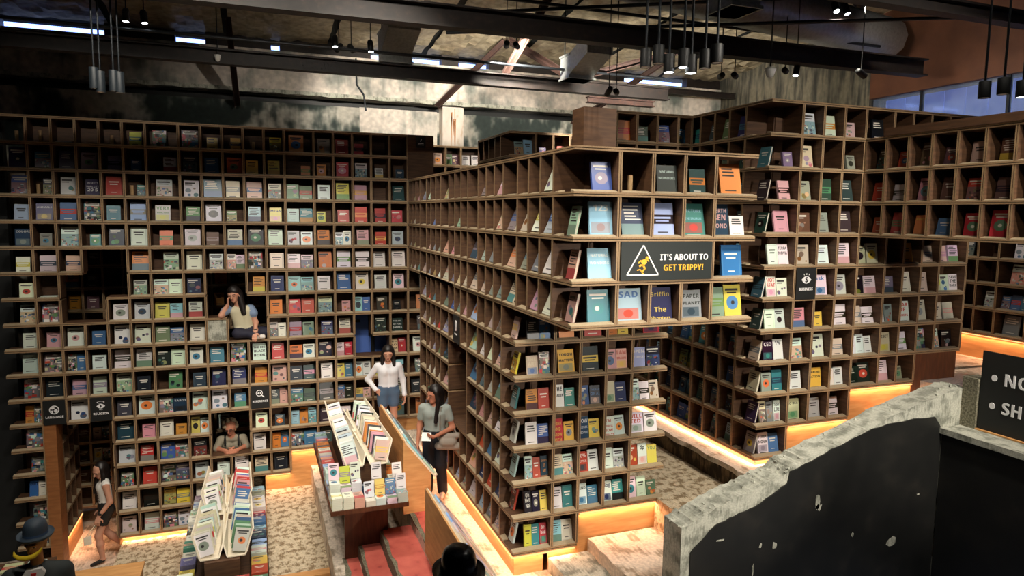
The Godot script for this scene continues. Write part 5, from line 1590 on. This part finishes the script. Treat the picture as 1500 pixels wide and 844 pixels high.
func soft(o: Node3D, called: String, bones: Array, m: Material, cell := 0.009, blend := 0.02) -> MeshInstance3D:
	var f := Field.new()
	f.blend = blend
	for b in bones:
		f.bone(b[0], b[1], b[2], b[3], Color.WHITE)
	var g := Geo.new()
	f.mesh_into(g, cell)
	return inst(called, commit([g, m]), o)
func figure(base: Vector3, fwd: Vector3, s: float, J: Dictionary, col: Dictionary) -> Dictionary:
	# joints in the figure's own frame: x to its left hand side as seen from the front, y up, z forwards
	var z := fwd.normalized()
	var x := Vector3.UP.cross(z).normalized()
	var B := Basis(x, Vector3.UP, z).scaled(Vector3.ONE * s)
	var W := func(v: Vector3) -> Vector3: return base + B * v
	var f := Field.new()
	f.blend = 0.03
	var top: Color = col.top; var low: Color = col.low; var skin: Color = col.skin
	for k in [-1.0, 1.0]:
		f.bone(W.call(Vector3(k * 0.065, 0.86, -0.01)), W.call(Vector3(k * 0.06, 0.92, 0)), 0.105 * s, 0.1 * s, low)
		f.bone(W.call(Vector3(k * 0.05, 0.99 if not col.get("untucked", false) else 0.9, 0)), W.call(Vector3(k * 0.075, 1.2, 0.015)), 0.092 * s, 0.092 * s, top)
		f.bone(W.call(Vector3(k * 0.06, 1.18, 0.06)), W.call(Vector3(k * 0.06, 1.18, 0.06)), 0.055 * s, 0.055 * s, top)
		f.bone(W.call(Vector3(0, 1.27, 0)), W.call(Vector3(k * 0.155, 1.27, 0)), 0.06 * s, 0.052 * s, top)
		var side := "l" if k < 0 else "r"
		var sh: Vector3 = W.call(Vector3(k * 0.17, 1.26, 0))
		var el: Vector3 = W.call(J["elbow_" + side]); var wr: Vector3 = W.call(J["wrist_" + side])
		var sl: String = col.sleeve
		if sl == "long":
			f.bone(sh, el, 0.052 * s, 0.045 * s, top); f.bone(el, wr.lerp(el, 0.06), 0.045 * s, 0.034 * s, top)
			f.bone(wr.lerp(el, 0.06), wr, 0.026, 0.024, skin)
		else:
			if sl == "short":
				f.bone(sh, sh.lerp(el, 0.5), 0.056 * s, 0.052 * s, top)
			f.bone(sh, el, 0.045 * s, 0.037 * s, skin); f.bone(el, wr, 0.036 * s, 0.024 * s, skin)
		var hip: Vector3 = W.call(Vector3(k * 0.085, 0.84, 0)); var kn: Vector3 = W.call(J["knee_" + side]); var an: Vector3 = W.call(J["ankle_" + side])
		if col.legs == "long":
			f.bone(hip, kn, 0.095 * s, 0.078 * s, low); f.bone(kn, an, 0.078 * s, 0.072 * s, low)
		else:
			f.bone(hip, hip.lerp(kn, 0.42), 0.095 * s, 0.085 * s, low)
			f.bone(hip, kn, 0.08 * s, 0.052 * s, skin); f.bone(kn, kn.lerp(an, 0.35), 0.05 * s, 0.054 * s, skin); f.bone(kn.lerp(an, 0.35), an, 0.054 * s, 0.032 * s, skin)
		var toe: Vector3 = W.call(J.get("toe_" + side, J["ankle_" + side] + Vector3(k * 0.02, -0.05, 0.15)))
		f.bone(an + Vector3(0, -0.02, 0), toe, 0.034 * s, 0.026 * s, col.get("shoe", skin))
	f.bone(W.call(Vector3(0, 1.28, 0)), W.call(J.head + Vector3(0, -0.06, -0.01)), 0.05 * s, 0.045 * s, skin)
	return {"f": f, "W": W, "B": B}

func long_hair(o: Node3D, h: Vector3, face: Vector3, length: float, m: Material, s := 1.0) -> void:
	var z := face; z.y = 0; z = z.normalized()
	var x := Vector3.UP.cross(z)
	var Q := func(a, b, c): return h + (x * a + Vector3.UP * b + z * c) * s
	var b := [[Q.call(0, 0.056, -0.016), Q.call(0, 0.05, -0.03), 0.094 * s, 0.094 * s], [Q.call(0, 0.0, -0.06), Q.call(0, -length, -0.08), 0.085 * s, 0.06 * s]]
	for k in [-1, 1]:
		b.append([Q.call(k * 0.062, 0.04, 0.01), Q.call(k * 0.085, -0.06, -0.005), 0.04 * s, 0.03 * s])
		b.append([Q.call(k * 0.085, -0.06, -0.005), Q.call(k * 0.095, -length, 0.045), 0.032 * s, 0.024 * s])
	soft(o, "hair", b, m)

func build_people() -> void:
	var skin := lin(202, 148, 122)
	var tan := lin(186, 122, 94)
	# woman in a white shirt and denim shorts
	var head := Vector3(0, 1.46, 0.02)
	var a := figure(Vector3(1.9, -3.655, -10.62), Vector3(-0.1, 0, 1), 1.0, {"head": head, "elbow_l": Vector3(-0.31, 1.05, -0.06), "wrist_l": Vector3(-0.19, 0.9, 0.06), "elbow_r": Vector3(0.235, 1.02, -0.02), "wrist_r": Vector3(0.25, 0.8, 0.05), "knee_l": Vector3(-0.085, 0.46, 0.02), "ankle_l": Vector3(-0.085, 0.08, 0), "knee_r": Vector3(0.085, 0.46, 0.02), "ankle_r": Vector3(0.085, 0.08, 0)}, {"top": lin(232, 232, 236), "low": lin(84, 108, 136), "skin": skin, "sleeve": "long", "legs": "shorts", "untucked": true, "shoe": lin(220, 216, 210)})
	var p := person("woman with long dark hair in white shirt and denim shorts", a.f, a.W.call(head), Vector3(-0.2, -0.05, 1), Vector3.UP, skin, [[a.W.call(Vector3(-0.19, 0.9, 0.06)), Vector3(0.6, -0.5, 0.2), Vector3(0.3, 0, -1), 1.0, 0.4], [a.W.call(Vector3(0.25, 0.8, 0.05)), Vector3(0.02, -1, 0.1), Vector3(-1, 0, 0), 1.0, 0.5]])
	long_hair(p, a.W.call(head), Vector3(-0.2, 0, 1), 0.3, M.hair)
	# woman in a grey top with a bag
	head = Vector3(0, 1.46, 0.03)
	a = figure(Vector3(2.1, -3.655, -8.4), Vector3(-0.45, 0, 0.9), 0.93, {"head": head, "elbow_l": Vector3(-0.22, 1.0, -0.02), "wrist_l": Vector3(-0.23, 0.77, 0.06), "elbow_r": Vector3(0.25, 1.0, 0.0), "wrist_r": Vector3(0.06, 0.94, 0.22), "knee_l": Vector3(-0.09, 0.46, 0.02), "ankle_l": Vector3(-0.1, 0.1, 0), "knee_r": Vector3(0.09, 0.46, 0.02), "ankle_r": Vector3(0.11, 0.1, 0)}, {"top": lin(150, 158, 152), "low": lin(20, 20, 22), "skin": tan, "sleeve": "short", "legs": "long", "shoe": lin(214, 180, 160)})
	p = person("woman in grey top and wide black trousers holding papers and bag", a.f, a.W.call(head), Vector3(-1, -0.1, 0.35), Vector3.UP, tan, [[a.W.call(Vector3(-0.23, 0.77, 0.06)), Vector3(-0.02, -1, 0.1), Vector3(1, 0, 0.2), -1.0, 0.5], [a.W.call(Vector3(0.06, 0.94, 0.22)), Vector3(-0.7, 0.1, 0.5), Vector3(-0.3, 0.6, 0.3), 1.0, 0.9]])
	long_hair(p, a.W.call(head), Vector3(-1, 0, 0.35), 0.34, M.hair, 0.97)
	soft(p, "headband", [[a.W.call(head + Vector3(0.0, 0.12, 0.0)), a.W.call(head + Vector3(0.07, 0.1, 0.0)), 0.02, 0.02], [a.W.call(head + Vector3(0.0, 0.12, 0.0)), a.W.call(head + Vector3(-0.07, 0.1, 0.0)), 0.02, 0.02]], mat(rgb(64, 84, 56), 0.7), 0.006)
	var bag := thing("shoulder_bag", "patterned cloth shoulder bag hanging at the grey-topped woman's hip", "bag", Transform3D(Basis(Vector3.UP, -0.35), a.W.call(Vector3(0.2, 0.74, 0.08))))
	soft(bag, "pouch", [[Vector3(-0.12, 0.02, 0), Vector3(0.12, 0.02, 0), 0.05, 0.05], [Vector3(-0.1, 0.14, 0), Vector3(0.12, 0.16, 0), 0.04, 0.04], [Vector3(-0.05, 0.08, 0.01), Vector3(0.05, 0.08, 0.01), 0.065, 0.065]], noisy([[0.0, rgb(90, 84, 78)], [0.5, rgb(150, 140, 128)], [1.0, rgb(206, 190, 176)]], 0.08, 50, Vector3(4, 4, 4), 0.8))
	inst("strap", commit([_tube_geo([Vector3(-0.1, 0.16, 0.02), Vector3(-0.1, 0.36, 0.04), Vector3(-0.09, 0.52, -0.02), Vector3(-0.02, 0.45, -0.1), Vector3(0.1, 0.18, -0.04)], 0.01, 6), mat(rgb(150, 140, 128), 0.8)]), bag)
	var pap := inst("paper_sheets", gbox(Vector3(-0.06, -0.045, -0.002), Vector3(0.06, 0.06, 0.002), M.white), self, Transform3D(Basis(Vector3.UP, -0.4) * Basis(Vector3.RIGHT, -0.5), a.W.call(Vector3(-0.05, 0.945, 0.3))))
	tag(pap, "white paper sheets held by the woman with the bag", "papers")
	# woman walking through the low doorway
	head = Vector3(0, 1.45, 0.05)
	a = figure(Vector3(-2.2, -5.25, -11.34), Vector3(-1, 0, 0.3), 0.97, {"head": head, "elbow_l": Vector3(-0.2, 1.0, -0.05), "wrist_l": Vector3(-0.2, 0.78, 0.05), "elbow_r": Vector3(0.2, 1.0, -0.04), "wrist_r": Vector3(0.19, 0.8, 0.12), "knee_l": Vector3(-0.08, 0.46, 0.02), "ankle_l": Vector3(-0.08, 0.13, -0.26), "toe_l": Vector3(-0.08, 0.03, -0.18), "knee_r": Vector3(0.08, 0.46, 0.12), "ankle_r": Vector3(0.08, 0.08, 0.08)}, {"top": lin(226, 222, 214), "low": lin(22, 22, 24), "skin": skin, "sleeve": "none", "legs": "shorts", "shoe": lin(20, 20, 20)})
	p = person("woman in pale sleeveless top and black shorts walking through the doorway", a.f, a.W.call(head), Vector3(-0.75, -0.35, 0.6), Vector3.UP, skin, [[a.W.call(Vector3(-0.2, 0.78, 0.05)), Vector3(-0.1, -1, 0.1), Vector3(0, 0, 1), 1.0, 0.6], [a.W.call(Vector3(0.19, 0.8, 0.12)), Vector3(-0.2, -1, 0.1), Vector3(0, 0, -1), 1.0, 0.8]])
	long_hair(p, a.W.call(head), Vector3(-0.75, 0, 0.6), 0.36, M.hair, 0.95)
	inst("watch", commit([_tube_geo([a.W.call(Vector3(0.19, 0.825, 0.105)), a.W.call(Vector3(0.19, 0.855, 0.09))], 0.031, 12), M.black]), p)
	for k in 5:
		var st := Geo.new()
		st.lathe([Vector2(0.117, 0.0), Vector2(0.119, 0.006), Vector2(0.117, 0.012)], Transform3D(Basis(Vector3.UP, -1.28), a.W.call(Vector3(0, 1.0 + k * 0.038, 0.008))), 26, 1.15, 0.86)
		inst("stripe", commit([st, mat(rgb(84, 84, 86), 0.8)]), p)
	var tote := inst("white_purse", gbox(Vector3(-0.05, -0.12, -0.02), Vector3(0.05, 0.0, 0.02), M.ivory), self, Transform3D(Basis(Vector3.UP, 0.3), a.W.call(Vector3(0.16, 0.52, 0.27))))
	tag(tote, "small white purse hanging from the walking woman's hand", "purse")
	var grip: Vector3 = tote.transform.affine_inverse() * a.W.call(Vector3(0.17, 0.72, 0.13))
	inst("strap", commit([_tube_geo([Vector3(-0.03, -0.01, 0), grip, Vector3(0.03, -0.01, 0)], 0.006, 6), M.ivory]), tote)
	# woman sitting in an opening of the back bookcase
	var f := Field.new()
	f.blend = 0.03
	var Z0 := ZA - 0.12
	var cream := lin(206, 198, 168); var blue := lin(126, 146, 176); var jeans := lin(22, 28, 44)
	for k in [-1.0, 1.0]:
		f.bone(Vector3(-0.2 + k * 0.07, -1.87, Z0 - 0.05), Vector3(-0.2 + k * 0.06, -1.82, Z0 - 0.04), 0.1, 0.095, jeans)
		f.bone(Vector3(-0.21 + k * 0.05, -1.76, Z0 - 0.03), Vector3(-0.24 + k * 0.075, -1.54, Z0), 0.09, 0.09, cream)
		f.bone(Vector3(-0.25, -1.5, Z0), Vector3(-0.25 + k * 0.14, -1.5 + k * -0.01, Z0), 0.055, 0.05, cream)
	f.bone(Vector3(-0.25, -1.48, Z0), Vector3(-0.32, -1.36, Z0 + 0.04), 0.046, 0.042, skin)
	f.bone(Vector3(-0.4, -1.49, Z0), Vector3(-0.47, -1.53, Z0 + 0.05), 0.06, 0.066, blue)
	f.bone(Vector3(-0.42, -1.5, Z0), Vector3(-0.52, -1.585, Z0 + 0.1), 0.045, 0.038, skin)
	f.bone(Vector3(-0.52, -1.585, Z0 + 0.1), Vector3(-0.425, -1.42, Z0 + 0.08), 0.038, 0.024, skin)
	f.bone(Vector3(-0.1, -1.5, Z0), Vector3(-0.06, -1.57, Z0 + 0.03), 0.06, 0.066, blue)
	f.bone(Vector3(-0.09, -1.5, Z0), Vector3(-0.03, -1.72, Z0 + 0.04), 0.045, 0.038, skin)
	f.bone(Vector3(-0.03, -1.72, Z0 + 0.04), Vector3(-0.04, -1.85, Z0 + 0.14), 0.036, 0.024, skin)
	f.bone(Vector3(-0.25, -1.87, Z0), Vector3(-0.3, -1.875, Z0 + 0.08), 0.09, 0.075, jeans)
	f.bone(Vector3(-0.3, -1.875, Z0 + 0.08), Vector3(-0.02, -1.895, Z0 + 0.12), 0.07, 0.055, jeans)
	f.bone(Vector3(-0.13, -1.87, Z0 - 0.02), Vector3(0.1, -1.87, Z0 + 0.04), 0.095, 0.08, jeans)
	f.bone(Vector3(0.1, -1.87, Z0 + 0.04), Vector3(-0.1, -1.9, Z0 + 0.14), 0.07, 0.05, jeans)
	f.bone(Vector3(-0.02, -1.93, Z0 + 0.14), Vector3(0.08, -1.935, Z0 + 0.14), 0.032, 0.026, lin(214, 206, 198))
	p = person("woman in cream polo sitting cross-legged inside the back bookcase", f, Vector3(-0.335, -1.28, Z0 + 0.06), Vector3(-0.35, -0.1, 1), Vector3(-0.18, 1, 0), skin, [[Vector3(-0.425, -1.42, Z0 + 0.08), Vector3(0.05, 1, 0.0), Vector3(0.9, 0, -0.1), 1.0, 0.9], [Vector3(-0.04, -1.85, Z0 + 0.14), Vector3(-0.1, -0.6, 0.6), Vector3(0, -1, -0.5), 1.0, 0.5]])
	var hh := Vector3(-0.335, -1.28, Z0 + 0.06)
	soft(p, "hair", [[hh + Vector3(0.0, 0.058, -0.016), hh + Vector3(0.01, 0.045, -0.03), 0.095, 0.096], [hh + Vector3(0.07, 0.02, -0.03), hh + Vector3(0.14, -0.28, 0.0), 0.062, 0.045], [hh + Vector3(-0.05, 0.02, -0.05), hh + Vector3(-0.03, -0.2, -0.04), 0.05, 0.035]], M.hair)
	inst("watch", commit([_tube_geo([Vector3(-0.038, -1.825, Z0 + 0.118), Vector3(-0.039, -1.838, Z0 + 0.13)], 0.032, 12), M.black]), p)
	# woman leaning on the sill behind the lower opening
	f = Field.new()
	f.blend = 0.03
	var shirt := lin(156, 146, 126)
	for k in [-1.0, 1.0]:
		f.bone(Vector3(-0.45 + k * 0.08, -5.1, -12.05), Vector3(-0.45 + k * 0.08, -4.35, -12.02), 0.07, 0.1, jeans)
		f.bone(Vector3(-0.45 + k * 0.07, -4.3, -12.0), Vector3(-0.44 + k * 0.08, -3.75, -11.72), 0.105, 0.1, shirt)
		f.bone(Vector3(-0.44, -3.64, -11.68), Vector3(-0.44 + k * 0.16, -3.66, -11.68), 0.06, 0.055, shirt)
		f.bone(Vector3(-0.44 + k * 0.17, -3.66, -11.68), Vector3(-0.44 + k * 0.22, -3.74, -11.5), 0.06, 0.055, shirt)
		f.bone(Vector3(-0.44 + k * 0.22, -3.74, -11.5), Vector3(-0.44 + k * 0.05, -3.745, -11.32), 0.042, 0.026, tan)
	f.bone(Vector3(-0.44, -3.64, -11.68), Vector3(-0.45, -3.53, -11.64), 0.055, 0.05, tan)
	var h4 := Vector3(-0.46, -3.46, -11.62)
	p = person("grey-haired woman with glasses leaning in the lower shelf opening", f, h4, Vector3(-0.25, -0.3, 1), Vector3.UP, tan, [[Vector3(-0.49, -3.745, -11.32), Vector3(1, -0.05, 0.25), Vector3(0, -0.3, -1), 1.0, 0.7], [Vector3(-0.39, -3.745, -11.32), Vector3(-1, -0.05, 0.4), Vector3(0, -0.3, -1), -1.0, 0.7]])
	var curls := []
	var rr := RandomNumberGenerator.new()
	rr.seed = 9
	for k in 34:
		var d := Vector3(rr.randf_range(-1, 1), rr.randf_range(-0.3, 1), rr.randf_range(-1, 0.35)).normalized() * 0.096
		curls.append([h4 + Vector3(0, 0.045, -0.02) + d, h4 + Vector3(0, 0.045, -0.02) + d, 0.032, 0.032])
	soft(p, "hair", curls, M.hair_grey, 0.008, 0.01)
	for k in [-1, 1]:
		var gl := []
		for j in 13:
			gl.append(h4 + Vector3(-0.022 + k * 0.034 + cos(TAU * j / 12) * 0.022, -0.012 + sin(TAU * j / 12) * 0.018, 0.098))
		inst("glasses_rim", commit([_tube_geo(gl, 0.0035, 5), M.black]), p)
		inst("backpack_strap", commit([_tube_geo([Vector3(-0.44 + k * 0.1, -3.585, -11.66), Vector3(-0.44 + k * 0.1, -3.62, -11.585), Vector3(-0.44 + k * 0.1, -3.74, -11.6)], 0.017, 6), M.black]), p)
	build_hats()

func build_hats() -> void:
	# bowler-hatted display figure with a banana, lower left
	var o := thing("mannequin", "display figure in blue-grey bowler hat with a yellow banana at its mouth", "mannequin", Transform3D(Basis(Vector3.UP, 0.05), Vector3(-1.93, -4.76, -7.05)), "bowler-hatted figures")
	inst("pedestal", gbox(Vector3(-0.3, -0.19, -0.25), Vector3(0.3, 0.0, 0.25), M.panel_dark), o)
	var f := Field.new()
	f.blend = 0.04
	var grey := lin(44, 50, 52)
	for k in [-1.0, 1.0]:
		f.bone(Vector3(k * 0.1, 0.06, 0), Vector3(k * 0.1, 0.85, 0), 0.07, 0.1, grey)
		f.bone(Vector3(k * 0.09, 0.9, 0), Vector3(k * 0.11, 1.4, 0), 0.12, 0.13, grey)
		f.bone(Vector3(0, 1.5, 0), Vector3(k * 0.19, 1.47, 0), 0.08, 0.075, grey)
		f.bone(Vector3(k * 0.21, 1.46, 0), Vector3(k * 0.26, 1.1, 0), 0.07, 0.055, grey)
		f.bone(Vector3(k * 0.26, 1.1, 0), Vector3(k * 0.25, 0.85, 0.05), 0.055, 0.045, grey)
	var g := Geo.new()
	f.mesh_into(g, 0.015)
	inst("suit", commit([g, M.vertex]), o)
	var hg := Geo.new()
	head_mesh(hg, Vector3(0, 1.76, 0.02), Vector3(-0.35, 0, 1), Vector3.UP, lin(204, 150, 92))
	var nf := Field.new()
	nf.bone(Vector3(0, 1.5, 0), Vector3(0, 1.68, 0.01), 0.055, 0.05, lin(204, 150, 92))
	nf.mesh_into(hg, 0.01)
	inst("head", commit([hg, M.vertex]), o)
	var sh := Geo.new()
	sh.prism(PackedVector2Array([Vector2(-0.06, 1.57), Vector2(0.06, 1.57), Vector2(0.085, 1.53), Vector2(0.0, 1.26), Vector2(-0.085, 1.53)]), 0.1, 0.142)
	inst("shirt_front", commit([sh, M.white]), o)
	var ti := Geo.new()
	ti.prism(PackedVector2Array([Vector2(-0.022, 1.54), Vector2(0.022, 1.54), Vector2(0.014, 1.51), Vector2(0.032, 1.36), Vector2(0, 1.3), Vector2(-0.032, 1.36), Vector2(-0.014, 1.51)]), 0.142, 0.15)
	inst("tie", commit([ti, M.tie]), o)
	inst("banana", commit([_tube_geo([Vector3(-0.15, 1.735, 0.08), Vector3(-0.14, 1.715, 0.11), Vector3(-0.1, 1.695, 0.14), Vector3(-0.045, 1.69, 0.152), Vector3(0.01, 1.7, 0.15), Vector3(0.055, 1.73, 0.13), Vector3(0.068, 1.755, 0.12)], [0.006, 0.014, 0.021, 0.023, 0.021, 0.013, 0.006], 10), M.banana]), o)
	hat(o, 1.82, M.hat_blue, 0.104)
	# the second figure: only its hat reaches into the view
	var q := thing("mannequin", "figure in a glossy black bowler hat at the bottom centre", "mannequin", at(1.0, -3.66, -3.46), "bowler-hatted figures")
	var f2 := Field.new()
	f2.blend = 0.04
	for k in [-1.0, 1.0]:
		f2.bone(Vector3(k * 0.1, 0.03, 0), Vector3(k * 0.1, 0.85, 0), 0.07, 0.1, lin(16, 18, 18))
		f2.bone(Vector3(k * 0.09, 0.9, 0), Vector3(k * 0.11, 1.32, 0), 0.12, 0.13, lin(16, 18, 18))
		f2.bone(Vector3(0, 1.42, 0), Vector3(k * 0.19, 1.4, 0), 0.08, 0.075, lin(16, 18, 18))
		f2.bone(Vector3(k * 0.21, 1.38, 0), Vector3(k * 0.25, 0.8, 0), 0.07, 0.045, lin(16, 18, 18))
	f2.bone(Vector3(0, 1.42, 0), Vector3(0, 1.58, 0), 0.055, 0.05, lin(190, 140, 100))
	var g2 := Geo.new()
	f2.mesh_into(g2, 0.016)
	head_mesh(g2, Vector3(0, 1.64, 0.02), Vector3(0.3, 0, -1), Vector3.UP, lin(190, 140, 100))
	inst("body", commit([g2, M.vertex]), q)
	hat(q, 1.69, M.hat_black, 0.105)

# ---------------------------------------------------------------- start
func _ready() -> void:
	rng.seed = 20240
	var cam := Camera3D.new()
	cam.name = "camera"
	cam.rotation = Vector3(-0.10626, -0.35718, 0.01252)
	cam.fov = rad_to_deg(2.0 * atan(422.0 / 1007.29))
	cam.near = 0.05
	cam.far = 200
	cam.current = true
	add_child(cam)
	var env := Environment.new()
	var sky_m := ProceduralSkyMaterial.new()
	sky_m.sky_top_color = Color(0.42, 0.56, 0.98)
	sky_m.sky_horizon_color = Color(0.66, 0.76, 1.0)
	sky_m.ground_bottom_color = Color(0.3, 0.32, 0.36)
	sky_m.ground_horizon_color = Color(0.7, 0.76, 0.86)
	sky_m.sky_energy_multiplier = 2.2
	var sky := Sky.new()
	sky.sky_material = sky_m
	env.background_mode = Environment.BG_SKY
	env.sky = sky
	env.tonemap_mode = Environment.TONE_MAPPER_LINEAR
	env.tonemap_exposure = 1.0
	env.sdfgi_enabled = true
	env.ssao_enabled = true
	env.ssil_enabled = true
	var we := WorldEnvironment.new()
	we.name = "environment"
	we.environment = env
	add_child(we)
	bold = SystemFont.new()
	bold.font_names = PackedStringArray(["Droid Sans"])
	bold.font_weight = 700
	make_materials()
	atlas = Image.create(2048, 2048, false, Image.FORMAT_RGBA8)
	atlas.fill(rgb(205, 198, 182))
	cover = mat(Color.WHITE, 0.34)
	build_place()
	build_parapet()
	build_shelves()
	build_tables()
	build_people()
	build_lamps()
	place_books(320)
	print("books ", books.size(), " tiles ", next_tile)
